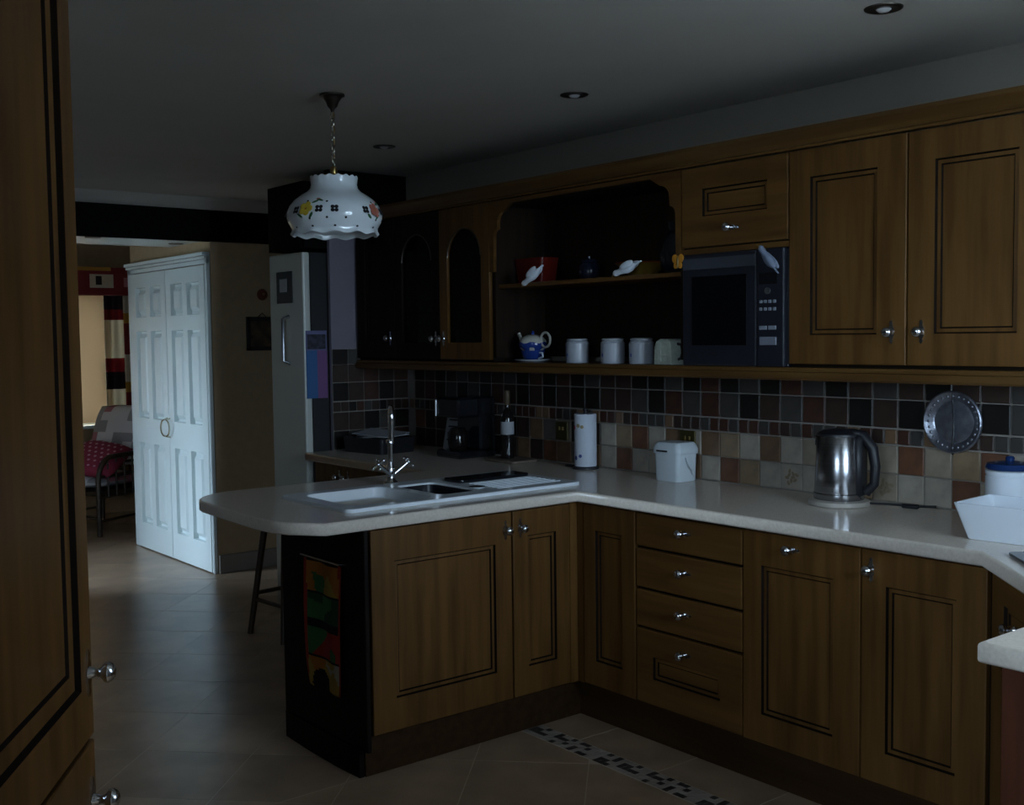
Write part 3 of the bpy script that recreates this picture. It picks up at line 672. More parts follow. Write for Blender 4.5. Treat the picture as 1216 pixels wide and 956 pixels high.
# ------------------------------------------------------------------ things on the worktop
CT = .911
t = thing('wine_bottle', 'dark wine bottle with white label on a small wooden board', 'bottle', (-.965, .42, CT+.014))
b = B(); b.lathe([(0, 0), (.031, 0), (.032, .01), (.032, .19), (.026, .215), (.014, .235), (.0125, .25), (.0125, .28)], seg=24); b.done('glass', bottle_m, t, True)
b = B(); b.lathe([(.0132, .255), (.0138, .256), (.0138, .322), (.011, .325), (0, .325)], seg=16); b.done('capsule', cork, t, True)
b = B(); b.lathe([(.0323, .115), (.0326, .116), (.0326, .175), (.0323, .176)], seg=24); b.done('paper_label', paper_w, t, True)
o = B(); o.merge(plate(rrect(-1.07, -.83, .345, .50, .02), [], .013, .003), Matrix.Translation((0, 0, CT+.0065))); o = o.done('chopping_board', mat('board_wood', (.16, .12, .09), .6, var=.2, stretch=(1, 8, 8))); tag(o, 'small wooden board under the wine bottle', 'board')
t = thing('kitchen_roll', 'patterned white kitchen roll standing on a dark holder', 'kitchen roll', (-.485, .485, CT))
b = B(); b.lathe([(0, 0), (.060, 0), (.060, .006), (.05, .010), (0, .011)], seg=24); b.tube([(-.055, -.02, .006), (-.10, -.03, .008), (-.105, -.02, .008), (-.075, 0, .006)], .005, 8); b.done('holder_base', black_m, t, True)
b = B(); b.lathe([(.02, .012), (.049, .012), (.050, .016), (.050, .242), (.048, .246), (.02, .246)], seg=32); b.done('paper', paper_roll, t, True)
b = B(); b.tube([(0, 0, .0), (0, 0, .262)], .008, 8); b.ell((0, 0, .264), (.012, .012, .010)); b.done('spindle', black_m, t, True)
for i, (a, z, m, s_) in enumerate(((-115, .185, print_red, .011), (-82, .195, print_tan, .010), (-60, .190, print_tan, .009), (-100, .05, print_blue, .011), (-130, .055, print_tan, .010), (-150, .19, print_tan, .009), (-70, .06, print_blue, .009))):
    b = B(); a = radians(a); b.lathe([(0, 0), (s_, 0), (s_, .0012), (0, .0015)], (.0498*cos(a), .0498*sin(a), z), 5, Matrix.Rotation(a, 4, 'Z') @ Matrix.Rotation(pi/2, 4, 'Y')); b.done('printed_motif', m, t)
t = thing('worktop_bin', 'white square plastic bin with hinged lid on worktop under socket', 'bin', (.075, .47, CT))
def taper(pl, lev):
    t_ = bmesh.new(); n = len(pl); rg = [[t_.verts.new((q[0]*k, q[1]*k, z)) for q in pl] for k, z in lev]
    for a, c in zip(rg, rg[1:]):
        for k in range(n): t_.faces.new((a[k], a[(k+1) % n], c[(k+1) % n], c[k]))
    t_.faces.new(rg[0][::-1]); t_.faces.new(rg[-1]); bmesh.ops.recalc_face_normals(t_, faces=t_.faces); return t_
b = B(); b.merge(taper(rrect(-.070, .070, -.060, .060, .022), [(.92, 0), (.95, .004), (1, .115)])); b.done('body', plastic_w, t, True)
b = B(); b.merge(taper(rrect(-.073, .073, -.063, .063, .024), [(1.02, .112), (1.04, .116), (1.04, .132), (.96, .148), (.84, .158), (.5, .160)])); b.done('lid', plastic_w, t, True)
b = B(); b.tube([(.073, -.02, .10), (.083, -.01, .07), (.083, .01, .05), (.075, .02, .03)], .004, 8); b.done('handle', plastic_w, t, True)
B().box(-.045, .015, -.0675, -.063, .120, .127, bev=.001).done('lid_slot', dgrey, t)
# sockets
for x, z, lab in ((-.735, 1.06, 'brass socket plate on dark tile between wine bottle and kitchen roll'), (.055, 1.065, 'brass socket plate on the tiles above the white bin')):
    t = thing('socket_plate', lab, 'socket', (x, WY-.0095, z))
    B().box(-.043, .043, -.008, 0, -.043, .043, bev=.003).done('plate', mat('antique_brass_plate', (.10, .085, .03), .35, .7), t)
    for q in ((-.012, .012), (.012, .012)): B().box(q[0]-.006, q[0]+.006, -.011, -.0078, q[1]-.008, q[1]+.008, bev=.001).done('switch', brass, t)
# kettle
t = thing('kettle', 'brushed steel kettle with black handle on its round base', 'kettle', (.905, .40, CT), radians(12))
b = B(); b.lathe([(0, 0), (.102, 0), (.105, .004), (.103, .016), (.09, .020), (0, .020)], seg=32); b.done('power_base', mat('kettle_base', (.42, .38, .33), .4), t, True)
b = B(); b.lathe([(0, .021), (.084, .021), (.086, .025), (.086, .042)], seg=36); b.done('lower_ring', steel, t, True)
b = B(); b.lathe([(.0855, .042), (.0835, .044), (.0835, .047), (.084, .049), (.076, .238), (.072, .243)], seg=36); b.done('body', steel, t, True)
b = B(); b.lathe([(.075, .239), (.074, .247), (.055, .258), (.02, .263), (0, .263)], seg=32); b.ell((.045, 0, .250), (.045, .026, .015)); b.done('lid', black_m, t, True)
b = B(); b.box(.055, .090, -.035, .035, .03, .243, bev=.012); b.tube([(.05, 0, .248), (.085, 0, .243), (.118, 0, .20), (.128, 0, .14), (.124, 0, .08), (.095, 0, .05)], [.017, .019, .018, .017, .016, .018], 12); b.done('handle', black_m, t, True)
b = B(); b.box(-.086, -.060, -.010, .010, .20, .236, bev=.003); b.done('spout_lip', steel, t)
b = B(); b.tube([(.10, .02, .010), (.16, .035, .010), (.22, .05, .008), (.27, .06, .008), (.31, .065, .010)], .004, 8); b.box(.20, .26, .038, .062, .0, .014, bev=.005); b.done('cord', black_m, t, True)
# wall plate
t = thing('wall_plate', 'round pewter plate hung on the tiles beside the kettle', 'plate', (1.235, WY-.010, 1.205))
R90 = Matrix.Rotation(pi/2, 4, 'X'); plate_m = mat('hammered_pewter', (.30, .31, .36), .30, .85, bump=.5, scale=40, var=.2)
b = B(); b.lathe([(0, .006), (.062, .006), (.070, .004), (.076, .012), (.096, .018), (.099, .021), (.103, .019), (.104, .012), (.07, .002), (0, .0)], (0, 0, 0), 40, R90); b.done('disc', plate_m, t, True)
b = B()
for k in range(28):
    a = 2*pi*k/28; b.ell((.086*cos(a), -.0155, .086*sin(a)), (.0055, .0018, .0055), None, 8, 6)
b.done('embossed_beads', plate_m, t, True)
b = B(); b.tube([(0, -.006, .0), (.001, -.010, -.05), (0, -.017, -.100), (0, -.010, -.108)], .0025, 6); b.tube([(0, -.006, .0), (-.001, -.010, .05), (0, -.017, .100), (0, -.010, .108)], .0018, 6); b.done('plate_hanger', black_m, t, True)
# blue lidded jar and rectangular dish
t = thing('blue_lid_jar', 'white round jar with blue lid behind the white dish', 'jar', (1.50, .42, CT))
b = B(); b.lathe([(0, 0), (.068, 0), (.070, .006), (.070, .150), (.068, .152), (.068, .156), (.070, .158), (.070, .168), (.060, .172), (0, .172)], seg=32); b.done('body', ceramic, t, True)
b = B(); b.lathe([(0, .1725), (.070, .1725), (.072, .178), (.066, .190), (.030, .196), (.012, .198), (.014, .206), (.010, .212), (0, .213)], seg=32); b.done('lid', blue_lid, t, True)
t = thing('rectangular_dish', 'white rectangular ceramic baking dish beside the hob', 'dish', (1.645, .215, CT), radians(4))
pl = rrect(-.15, .15, -.115, .115, .012)
b = B(); b.merge(taper(pl, [(.78, 0), (.80, .004), (1.0, .098), (1.01, .104), (.97, .104), (.955, .098), (.77, .012)])); b.done('bowl', ceramic, t, True)
# hob
t = thing('hob', 'black glass hob set in the diagonal corner worktop', 'hob', (2.06, -.05, CT), radians(-45))
b = B(); b.merge(plate(rrect(-.26, .26, -.22, .22, .02), [], .008, .002), Matrix.Translation((0, 0, .0045))); b.done('glass_top', black_g, t)
for q in ((-.14, -.11, .085), (.14, -.11, .07), (-.14, .11, .07), (.14, .11, .085)):
    b = B(); b.tube([(q[0]+q[2]*cos(2*pi*k/28), q[1]+q[2]*sin(2*pi*k/28), .0085) for k in range(28)], .0015, 4, True); b.done('ring_mark', dgrey, t)
# shadowed things on the far worktop
t = thing('letter_tray', 'black tray heaped with white papers on the shadowed worktop by the fridge', 'tray', (-1.80, .22, CT), radians(8))
b = B(); b.merge(taper(rrect(-.16, .16, -.12, .12, .02), [(.95, 0), (1, .08), (.98, .08), (.93, .01)])); b.done('tray_body', black_m, t)
for k, (x, y, a) in enumerate(((-.02, -.02, .1), (.03, .01, -.3), (0, .02, .5))):
    b = B(); b.box(x-.13, x+.13, y-.08, y+.08, .078+k*.008, .081+k*.008); p_ = b.done('paper', paper_w, t); p_.rotation_euler = (radians(3*k), radians(-5+4*k), a*.4)
t = thing('coffee_machine', 'black coffee machine with a bright metal tank edge in the shadowed corner', 'coffee machine', (-1.28, .40, CT))
B().box(-.10, .10, -.11, .12, 0, .035, bev=.008).done('base', black_g, t); B().box(-.10, .10, .02, .12, .036, .30, bev=.01).done('column', black_g, t); B().box(-.10, .10, -.11, .018, .20, .30, bev=.012).done('head', black_g, t)
b = B(); b.tube([(-.085, -.116, .205), (-.085, -.116, .285)], .006, 8); b.done('chrome_bar', chrome, t, True)
b = B(); b.lathe([(.04, .036), (.05, .06), (.05, .12), (.035, .145), (.032, .145), (.046, .12), (0, .04)], (0, -.045, 0), 20); b.done('carafe', bottle_m, t, True)
t = thing('recipe_card', 'pale printed card propped against the tiles behind the tap', 'card', (-1.53, .50, CT)); t.rotation_euler = (radians(-12), 0, radians(6))
B().box(-.075, .075, -.002, .002, .0, .21).done('card_sheet', paper_w, t)
for k in range(4): B().box(-.055, .045-.01*k, -.0032, -.0021, .16-.035*k, .168-.035*k).done('printed_line', dgrey, t)

# ------------------------------------------------------------------ picture towel on the peninsula end
t = thing('picture_towel', 'colourful printed towel hanging on the dark end of the peninsula', 'towel', (-.255, -.966, .262))
pans = [(.0, .11, [yellow_p, orange_p, mat('towel_white', (.55, .50, .40), .8)]), (.115, .215, [mat('towel_red', (.50, .05, .03), .8), orange_p, green_p]), (.245, .335, [green_p, mat('towel_dark_green', (.03, .09, .045), .8), mat('towel_black', (.012, .010, .012), .8)]), (.345, .45, [yellow_p, orange_p, green_p])]
b = B(); rr = random.Random(5)
ty, to_, tg = mat('towel_yellow', (.55, .36, .06), .8), mat('towel_orange', (.62, .22, .03), .8), mat('towel_green', (.06, .22, .07), .8)
pans = [(a, c, [{'yellow_pottery': ty, 'orange_paint': to_, 'green_paint': tg}.get(m.name, m) for m in ms]) for a, c, ms in pans]
mats = [MATS['towel_black'], MATS['towel_red'], ty, to_, tg, MATS['towel_dark_green'], MATS['towel_white']]
t_ = bmesh.new(); nx, nz = 26, 60; Vx = [[None]*(nx+1) for _ in range(nz+1)]
for j in range(nz+1):
    for i in range(nx+1):
        u = i/nx; z = .46*j/nz; x = -.135+.25*u - .012*sin(z*7); y = -.010-.006*sin(u*9+z*3)
        low = .05*(1-z/.12)**2 if z < .12 else 0
        Vx[j][i] = t_.verts.new((x*(1-low*2), y, z))
for j in range(nz):
    for i in range(nx): t_.faces.new((Vx[j][i], Vx[j][i+1], Vx[j+1][i+1], Vx[j+1][i]))
seeds = [(rr.random(), z0+(z1-z0)*rr.random(), rr.choice(ms)) for z0, z1, ms in pans for _ in range(7)]
for f in t_.faces:
    c = f.calc_center_median(); u = (c.x+.135)/.25
    f.material_index = 0
    if u < .07 or u > .93: f.material_index = 1; continue
    for z0, z1, ms in pans:
        if z0 <= c.z < z1: f.material_index = mats.index(min(seeds, key=lambda q: (q[0]-u)**2*.05+(q[1]-c.z)**2 if z0 <= q[1] < z1 else 9)[2]) if not (z0 == 0 and (u-.4)**2*.06+(c.z-.02)**2 < .0025) else 0
bmesh.ops.solidify(t_, geom=list(t_.faces), thickness=.003)
me = bpy.data.meshes.new('cloth'); t_.to_mesh(me); t_.free()
for m in mats: me.materials.append(m)
for p in me.polygons: p.use_smooth = True
o = bpy.data.objects.new('cloth', me); C.objects.link(o); o.parent = t
b = B(); b.tube([(-.145, .002, .466), (-.145, -.022, .470), (.13, -.022, .470), (.13, .002, .466)], .004, 8); b.done('rail', chrome, t, True)

# ------------------------------------------------------------------ stool behind the peninsula
t = thing('bar_stool', 'dark wooden stool with splayed legs tucked behind the peninsula', 'stool', (-1.925, -.245, 0), radians(6))
b = B(); b.lathe([(0, .60), (.15, .60), (.17, .61), (.17, .63), (.15, .64), (0, .635)], seg=28); b.done('seat', stool_m, t, True)
for sx in (-1, 1):
    for sy in (-1, 1):
        b = B(); b.tube([(sx*.085, sy*.085, .605), (sx*.153, sy*.153, 0.0)], [.018, .015], 10); b.done('leg', stool_m, t, True)
for a, c in (((-.133, -.133), (.133, -.133)), ((-.133, .133), (.133, .133)), ((-.129, -.129), (-.129, .129)), ((.129, -.129), (.129, .129))):
    z = .18 if abs(a[0]) == .133 else .21
    b = B(); b.tube([(a[0], a[1], z), (c[0], c[1], z)], .011, 8); b.done('stretcher', stool_m, t, True)

# ------------------------------------------------------------------ fridge and its notes
t = thing('fridge_freezer', 'tall white fridge freezer with vertical handle at end of worktop', 'fridge', (-2.475, -.05, 0))
B().box(0, .385, .045, .60, .0, 1.965, bev=.004).done('body', dgrey, t)
d = B().box(0, .385, 0, .043, .62, 1.965, bev=.010, seg=3).done('door', fridge_m, t); B().box(0, .385, 0, .043, .03, .612, bev=.010, seg=3).done('door', fridge_m, t)
b = B(); b.tube([(.225, -.002, 1.63), (.225, -.040, 1.615), (.225, -.040, 1.39), (.225, -.002, 1.375)], .009, 10); b.done('handle', pewter, d, True)
o = thing('fridge_notice', 'grey notice with small picture stuck high on the fridge door', 'notice', (-2.37, -.0515, 1.70))
B().box(-.01, .17, -.004, 0, .0, .17).done('backing', mat('notice_grey', (.06, .065, .07), .6), o); B().box(.03, .11, -.006, -.0042, .06, .13).done('picture', paper_w, o)
o = thing('wall_calendar', 'blue and pink calendar with dark photo hanging on the fridge side', 'calendar', (-2.0895, .02, 1.19))
B().box(0, .004, -.062, .062, 0, .36).done('backing', cal_lil, o)
B().box(.004, .0055, -.062, .003, 0, .255).done('blue_half', cal_blue, o); B().box(.004, .0055, .003, .062, 0, .255).done('pink_half', cal_pink, o); B().box(.004, .0055, -.055, .055, .262, .34).done('photo', cal_dark, o)
# picture and plaque on the beige wall
o = thing('framed_picture', 'small landscape picture in dark frame on beige wall by the fridge', 'picture', (WXF+.001, .425, 1.545))
b = B()
for q in ((-.115, .115, -.11, -.085), (-.115, .115, .085, .11), (-.115, -.09, -.11, .11), (.09, .115, -.11, .11)): b.box(0, .02, *q, bev=.003)
b.done('frame', black_m, o); B().box(0, .008, -.092, .092, -.088, .088).done('print', mat('print_landscape', (0.018, 0.012, 0.009), .5, col2=(0.12, 0.072, 0.036), scale=14), o)
b = B(); b.tube([(.004, -.03, .108), (.006, 0, .135), (.004, .03, .108)], .003, 6); b.done('hanger', black_m, o, True)
o = thing('red_plaque', 'small round red plaque on the beige wall above the framed picture', 'plaque', (WXF+.001, .43, 1.80))
b = B(); b.lathe([(0, 0), (.036, 0), (.038, .004), (.030, .012), (0, .013)], seg=20, M=Matrix.Rotation(pi/2, 4, 'Y')); b.done('disc', mat('plaque_red', (.13, .025, .012), .5), o, True)
b = B(); b.ell((.013, .006, .004), (.003, .010, .008)); b.done('relief', mat('plaque_tan', (.25, .14, .06), .5), o, True)

# ------------------------------------------------------------------ bifold doors
door = bpy.data.objects.new('door_1', None); C.objects.link(door); struct(door); door.location = (-4.875, .062, 0)
def leaf(x0, x1, hx):
    th = .016; sw = .085; mw_ = .075
    xs = [x0+sw, (x0+x1)/2-mw_/2, (x0+x1)/2+mw_/2, x1-sw]
    rows = [(.19, .775), (.955, 1.575), (1.675, 1.885)]
    holes = [[(a, z0), (b_, z0), (b_, z1), (a, z1)] for a, b_ in ((xs[0], xs[1]), (xs[2], xs[3])) for z0, z1 in rows]
    b = B(); b.merge(plate([(x0, .008), (x1, .008), (x1, 1.985), (x0, 1.985)], holes, .034, .002), Matrix.Translation((0, .0, 0)) @ XZ)
    d = b.done('leaf', paint_w, door)
    for h in holes:
        a, z0 = h[0]; c, z1 = h[2]; b = B(); r0 = (a, c, z0, z1); sh = lambda e: (a+e, c-e, z0+e, z1-e)
        b.ring(r0, sh(.003), -.016, .0165); b.ring(sh(.003), sh(.018), .0165, .0165); b.ring(sh(.018), sh(.048), .0165, -.012)
        q = sh(.048); v = [b.bm.verts.new((q[i], -.012, q[j])) for i, j in ((0, 2), (1, 2), (1, 3), (0, 3))]; b.bm.faces.new(v)
        b.done('panel', paint_w, d)
    s = 1 if hx > (x0+x1)/2 else -1
    b = B(); b.tube([(hx, -.017, .975), (hx, -.045, .965)]+[(hx-s*.055*sin(radians(a)), -.045, .91+.055*cos(radians(a))) for a in range(0, 181, 15)]+[(hx, -.045, .855), (hx, -.017, .845)], .006, 8); b.done('pull_handle', mat('bright_brass', (.62, .58, .45), .2, 1), d, True)
leaf(.002, .645, .628); leaf(.653, 1.296, .670)
tr = bpy.data.objects.new('trim_4', None); C.objects.link(tr); struct(tr); tr.location = (-4.875, .078, 0)
B().box(-.068, -.002, -.030, 0, 0, 2.06, bev=.006).done('architrave', paint_w, tr); B().box(1.299, 1.324, -.030, 0, 0, 2.06, bev=.006).done('architrave', paint_w, tr)
b = B()
for y, z0, z1 in ((-.030, 1.992, 2.02), (-.042, 2.022, 2.04), (-.055, 2.042, 2.065)): b.box(-.072, 1.324, y, 0, z0, z1, bev=.003)
b.done('head_moulding', paint_w, tr)

# ------------------------------------------------------------------ far room: curtain, pelmet, blind, chair
bands = ([(.12, 2), (.21, 0), (.53, 1), (.66, 0), (.80, 2), (1.05, 1), (1.3, 0), (1.6, 1)], [(.16, 1), (.25, 4), (.50, 0), (.74, 1), (.83, 4), (1.1, 0), (1.4, 1)])
def patch_cloth(name, label, cat, y0, y1, z0, z1, x, folds, amp, cw, ch, pal, seed):
    rr = random.Random(seed); t_ = bmesh.new(); ny = max(8, int((y1-y0)/.012)); nz = max(6, int((z1-z0)/ch))
    V = [[t_.verts.new((x+amp*sin(folds*2*pi*i/ny)*(.7+.3*j/nz), y0+(y1-y0)*i/ny, z0+(z1-z0)*j/nz)) for i in range(ny+1)] for j in range(nz+1)]
    cells = {}
    for j in range(nz):
        for i in range(ny):
            f = t_.faces.new((V[j][i], V[j][i+1], V[j+1][i+1], V[j+1][i])); key = (int((y1-y0)*i/ny/cw), j)
            dz = (z1-z0)*(1-(j+.5)/nz); col_ = bands[0] if (i/ny) < .55 else bands[1]
            f.material_index = next((m for d_, m in col_ if dz < d_), 0)
    bmesh.ops.solidify(t_, geom=list(t_.faces), thickness=.004)
    me = bpy.data.meshes.new(name); t_.to_mesh(me); t_.free()
    for m in pal: me.materials.append(m)
    for p in me.polygons: p.use_smooth = True
    o = bpy.data.objects.new(name, me); C.objects.link(o); return tag(o, label, cat)
patch_cloth('curtain', 'patchwork curtain of deep red, cream and black squares beside the blind', 'curtain', .40, .70, .25, 1.902, -6.52, 3.0, .022, .155, .03, [red_cl, cream_cl, blk_cl, red_cl, gold_cl, cream_cl], 11)
t = thing('pelmet', 'deep red fabric pelmet with cream rectangles above the window', 'pelmet', (-6.46, 0, 1.905))
B().box(-.155, 0, -1.2, .74, 0, .235, bev=.004).done('pelmet_board', red_cl, t)
for y0, y1 in ((-.62, -.34), (-.2, .08), (.27, .47)): B().box(0, .004, y0, y1, .06, .175).done('cream_patch', cream_cl, t)
B().box(.004, .007, .32, .37, .085, .16).done('dark_patch', blk_cl, t); B().box(0, .004, .56, .63, .07, .15).done('tan_patch', rose_cl, t); B().box(0, .005, .0, .45, .205, .236).done('gold_patch', gold_cl, t)
o = B().box(-6.645, -6.641, -1.08, .44, .80, 1.95).done('roller_blind', blind_m); tag(o, 'peach roller blind drawn down over the far room window', 'blind')
ch = thing('cane_chair', 'dark cane armchair with curved arms beside the window', 'chair', (-5.87, .09, 0), radians(25))
hw, hd = .32, .30
for sx in (-1, 1):
    b = B(); P = [(sx*hw, -hd, 0), (sx*hw, -hd, .42)]+[(sx*hw, -hd+.14*(1-cos(radians(a))), .42+.19*sin(radians(a))) for a in range(15, 91, 15)]+[(sx*hw, .05, .615), (sx*(hw-.01), hd-.02, .60)]
    b.tube(P, .020, 10); b.done('arm', cane, ch, True)
    b = B(); P = [(sx*(hw-.035), -hd+.02, .30), (sx*(hw-.035), -hd+.03, .42)]+[(sx*(hw-.035), -hd+.03+.11*(1-cos(radians(a))), .42+.14*sin(radians(a))) for a in range(15, 91, 15)]+[(sx*(hw-.03), hd-.03, .55)]
    b.tube(P, .011, 8); b.done('inner_arm_bow', cane, ch, True)
    b = B(); b.tube([(sx*(hw-.04), hd, 0), (sx*(hw-.05), hd+.01, .45), (sx*(hw-.08), hd+.08, .80)], .018, 10); b.done('leg', cane, ch, True)
    for k in range(6):
        y = -hd+.10+k*.085; b = B(); b.tube([(sx*hw, y, .30), (sx*hw, y, .60)], .007, 6); b.done('arm_spindle', cane, ch, True)
    for z in (.12, .30, .46):
        b = B(); b.tube([(sx*hw, -hd, z), (sx*(hw-.04), hd, z)], .010, 8); b.done('side_rail', cane, ch, True)
for z in (.14, .34): b = B(); b.tube([(-hw, -hd, z), (hw, -hd, z)], .012, 8); b.done('front_rail', cane, ch, True)
b = B(); b.box(-hw+.02, hw-.02, -hd+.01, hd, .31, .345, bev=.008); b.done('seat_frame', cane, ch)
b = B(); b.tube([(-(hw-.08), hd+.08, .80), (-.12, hd+.11, .93), (.12, hd+.11, .93), (hw-.08, hd+.08, .80)], .018, 10); b.done('back_bow', cane, ch, True)
def cushion(name, label, loc, rot, sx, sy, sz, mats, par=None, cells=8, dots=None, seed=2):
    rr = random.Random(seed); t_ = bmesh.new(); n = 20
    V = {}
    for s in (1, -1):
        for j in range(n+1):
            for i in range(n+1):
                u, v = 2*i/n-1, 2*j/n-1
                if s == -1 and (i in (0, n) or j in (0, n)): V[(s, i, j)] = V[(1, i, j)]; continue
                h = sz*max(0, (1-u**4)*(1-v**4))**.6
                V[(s, i, j)] = t_.verts.new((u*sx*(1-.06*v*v), v*sy*(1-.06*u*u), s*h))
    cl = {}
    for s in (1, -1):
        for j in range(n):
            for i in range(n):
                q = [V[(s, i, j)], V[(s, i+1, j)], V[(s, i+1, j+1)], V[(s, i, j+1)]]
                f = t_.faces.new(q if s == 1 else q[::-1]); key = (s, i*cells//n, j*cells//n)
                if key not in cl: cl[key] = rr.randrange(len(mats))
                f.material_index = cl[key]; f.smooth = True
    me = bpy.data.meshes.new(name); t_.to_mesh(me); t_.free()
    for m in mats: me.materials.append(m)
    th = thing(name, label, 'cushion', loc); th.rotation_euler = rot
    o = bpy.data.objects.new('cover', me); C.objects.link(o); o.parent = th
    if dots:
        for i in range(-3, 4):
            for j in range(-3, 4):
                u, v = i/4+(.12 if j % 2 else 0), j/4
                if abs(u) > .85: continue
                h = sz*max(0, (1-u**4)*(1-v**4))**.6
                b = B(); b.ell((u*sx*(1-.06*v*v), v*sy*(1-.06*u*u), h), (.012, .012, .003), None, 8, 4); b.done('dot', dots, o)
    return th
def chl(x, y, z): a = radians(25); return (-5.87+x*cos(a)-y*sin(a), .09+x*sin(a)+y*cos(a), z)
cushion('seat_cushion', 'grey patchwork seat cushion of the cane chair', chl(0, 0, .405), (0, 0, radians(25)), .27, .27, .055, [grey_cl, wht_cl, rose_cl], cells=5)
cushion('back_cushion', 'rounded grey, white and rose patchwork cushion against cane chair back', chl(.02, .24, .74), (radians(72), 0, radians(25)), .30, .25, .085, [grey_cl, wht_cl, rose_cl, grey_cl, wht_cl], cells=6, seed=9)
cushion('pink_cushion', 'bright pink cushion with pale dots lying over the cane chair arm', chl(.12, -.11, .58), (radians(30), radians(8), radians(38)), .22, .20, .07, [pinkcloth], dots=mat('pale_dot', (.55, .30, .38), .8))

# ------------------------------------------------------------------ ceiling lights
for i, (x, y) in enumerate(((1.39, -.10), (.066, -.06), (-1.284, -.04))):
    lab = ('recessed spotlight in the ceiling in front of the double wall cabinet', 'recessed spotlight in the ceiling above the wall run corner', 'recessed spotlight in the ceiling in front of glass cabinet')[i]
    t = thing('ceiling_spotlight', lab, 'spotlight', (x, y, CZ), 0, 'recessed spotlights in the kitchen ceiling')
    b = B(); b.lathe([(.036, -.004), (.044, -.006), (.052, -.003), (.053, 0), (.036, 0)], seg=28); b.done('bezel', bronze, t, True)
    b = B(); b.lathe([(0, -.001), (.036, -.001), (.037, -.0005)], seg=24); b.done('recess', black_m, t); b = B(); b.lathe([(0, -.012), (.014, -.010), (.022, -.003), (.022, -.0012)], seg=20); b.done('bulb', mat('frosted_bulb', (.55, .55, .56), .3), t, True)
for x, y, lab in ((-3.70, -.60, 'small recessed downlight in the soffit over the opening, away from the closet'), (-3.90, .0, 'small recessed downlight in the soffit close to the white bifold doors')):
    t = thing('soffit_downlight', lab, 'spotlight', (x, y, 2.14)); b = B(); b.lathe([(.03, -.003), (.045, -.006), (.05, 0), (.03, 0)], seg=24); b.done('bezel', bronze, t, True); b = B(); b.lathe([(0, -.001), (.031, -.001), (.031, -.0005)], seg=20); b.done('recess', black_m, t)
# pendant
chain_m = mat('bright_chain', (.62, .60, .52), .25, 1)
pd = thing('pendant_lamp', 'white ceramic pendant lamp with painted flowers and pierced scalloped edge', 'lamp', (-.445, -.792, 0))
b = B(); b.lathe([(.046, 2.3995), (.046, 2.392), (.036, 2.388), (.024, 2.372), (.018, 2.355), (.008, 2.345), (.006, 2.335), (0, 2.334)], seg=24); b.done('ceiling_rose', bronze, pd, True)
for k in range(8):
    z = 2.322-k*.0245; b = B(); vert = k % 2
    b.tube([((.0075*cos(a) if vert else 0), (0 if vert else .0075*cos(a)), z+.016*sin(a)) for a in [2*pi*q/14 for q in range(14)]], .0030, 6, True); b.done('chain_link', chain_m, pd, True)
b = B(); b.tube([(.002, .002, 2.335), (.006, .002, 2.26), (-.003, .004, 2.20), (.002, 0, 2.13)], .0022, 6); b.done('flex', brass, pd, True)
b = B(); b.lathe([(0, 2.138), (.010, 2.137), (.014, 2.125), (.012, 2.112), (.040, 2.106), (.044, 2.100), (.038, 2.092), (.020, 2.088), (0, 2.088)], seg=24); b.done('cap', brass, pd, True)
PR = [(.088, 2.098), (.086, 2.085), (.084, 2.070), (.088, 2.055), (.100, 2.043), (.122, 2.030), (.146, 2.012), (.164, 1.990), (.174, 1.966), (.174, 1.946), (.169, 1.930), (.161, 1.917), (.156, 1.908), (.156, 1.898), (.160, 1.886)]
def shade_mod(r, z, a):
    k = max(0, (z-2.075)/.023); l = max(0, (1.912-z)/.028)
    return r+.003*l*cos(12*a), z+.003*k*cos(18*a)+.0045*l*cos(12*a)
b = B(); b.lathe(PR+[(r-.004, z) for r, z in PR[::-1]], seg=144, mod=shade_mod); shade = b.done('shade', mat('shade_ceramic', (.80, .86, .90), .10, coat=.5), pd, True)
def on_shade(a, z, out=.0012):
    for (r0, z0), (r1, z1) in zip(PR, PR[1:]):
        if z1 <= z <= z0:
            f = (z0-z)/(z0-z1); r = r0+(r1-r0)*f; sl = math.atan2(r1-r0, z0-z1); break
    n = Vector((cos(a)*cos(sl), sin(a)*cos(sl), sin(sl))); p = Vector((r*cos(a), r*sin(a), z))+n*out
    M = Matrix.Translation(p) @ n.to_track_quat('Z', 'Y').to_matrix().to_4x4(); return M
def blob(a, z, sx, sy, m, name, rot=0, ox=0, oy=0):
    t_ = bmesh.new(); bmesh.ops.create_uvsphere(t_, u_segments=10, v_segments=6, radius=1)
    b = B(); b.merge(t_, on_shade(a, z) @ Matrix.Translation((ox, oy, 0)) @ Matrix.Rotation(rot, 4, 'Z') @ Matrix.Diagonal((sx, sy, .0012, 1))); return b
to_cam = math.atan2(CAM[1]+.792, CAM[0]+.445)
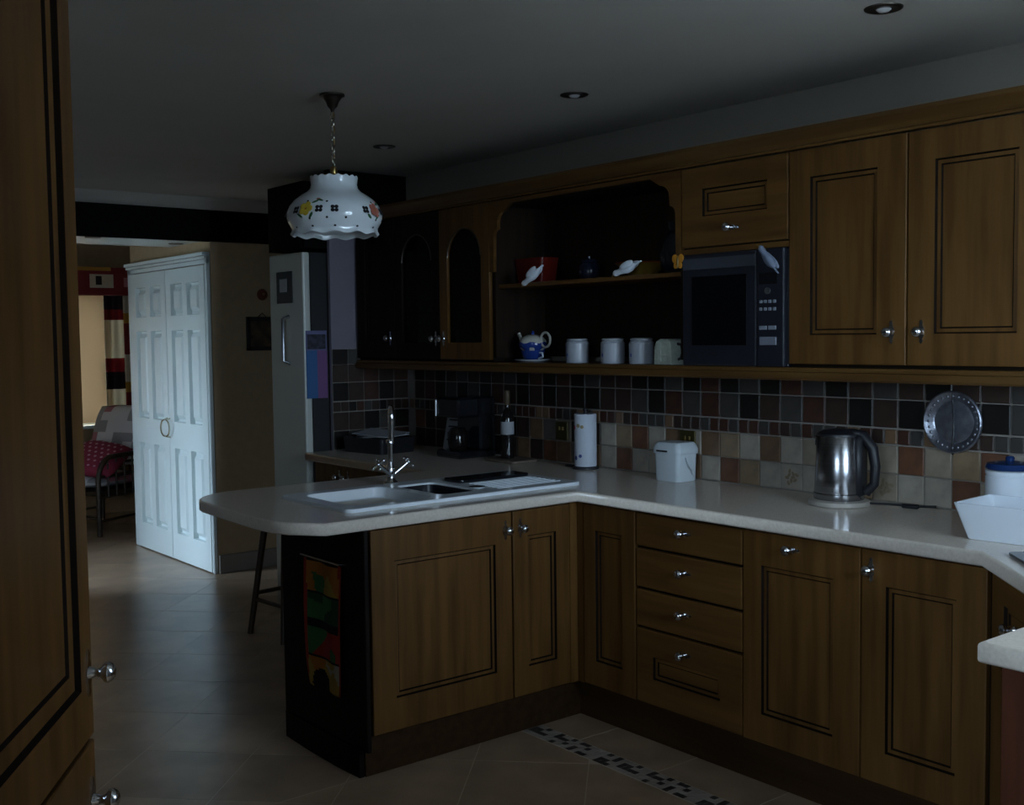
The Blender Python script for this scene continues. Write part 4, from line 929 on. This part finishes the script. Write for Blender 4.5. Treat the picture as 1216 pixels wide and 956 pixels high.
for s in range(4):
    base = to_cam - .62 + s*pi/2
    fl = yel_p if s % 2 == 0 else pink_p
    b = B()
    for k in range(5):
        aa = 2*pi*k/5; t_ = bmesh.new(); bmesh.ops.create_uvsphere(t_, u_segments=10, v_segments=6, radius=1)
        b.merge(t_, on_shade(base, 1.968) @ Matrix.Translation((.016*cos(aa), .016*sin(aa), 0)) @ Matrix.Diagonal((.013, .013, .0014, 1)))
    b.done('painted_flower', fl, shade, True)
    b = blob(base, 1.968, .006, .006, None, ''); b.bm.free()
    o = blob(base, 1.968, .006, .006, orange_p, 'x').done('flower_centre', orange_p, shade, True)
    for da, z, r in ((.20, 1.992, .5), (.30, 1.998, -.4), (.12, 1.945, .9), (-.16, 1.945, -.6)): blob(base+da, z, .014, .005, green_p, 'x', r).done('painted_leaf', green_p, shade, True)
    blob(base+.25, 2.002, .008, .005, pink_p, 'x').done('painted_bud', pink_p, shade, True)
    for da in (-.27, .30, .62):   # pierced quatrefoils
        b = B()
        for k in range(4):
            aa = pi/4+pi/2*k; t_ = bmesh.new(); bmesh.ops.create_uvsphere(t_, u_segments=8, v_segments=6, radius=1)
            b.merge(t_, on_shade(base+da, 1.966) @ Matrix.Translation((.0095*cos(aa), .0095*sin(aa), 0)) @ Matrix.Diagonal((.0075, .0075, .0012, 1)))
        b.done('pierced_quatrefoil', hole_m, shade, True)
    for da, z in ((0.0, 1.996), (.46, 1.992), (.08, 1.934), (.46, 1.936), (.85, 1.936)): blob(base+da, z, .0045, .0045, hole_m, 'x').done('pierced_hole', hole_m, shade, True)
    for k in range(3): blob(base+.1+k*pi/6, 1.908, .0048, .0048, hole_m, 'x').done('pierced_hole', hole_m, shade, True)

# ------------------------------------------------------------------ tall larder unit in the foreground
rl = radians(147.9); E = Vector((1.418, -2.313)); dd = Vector((cos(rl), sin(rl))); LW = .62
org = E-dd*LW; nrm = Vector((sin(rl), -cos(rl)))
t = thing('larder_unit', 'tall oak larder cabinet with two stacked panelled doors', 'cabinet', (org.x-nrm.x*.02, org.y-nrm.y*.02, 0), rl)
B().box(.001, LW-.004, .001, .56, 0, 2.25).done('body', carcass_m, t)
panel_door(t, 0, LW, .885, 2.22, (.075, .066), .10, .088, (LW-.030, .992), ms=2.6); panel_door(t, 0, LW, .155, .881, (.075, .066), .10, .10, (LW-.030, .79), ms=2.6)
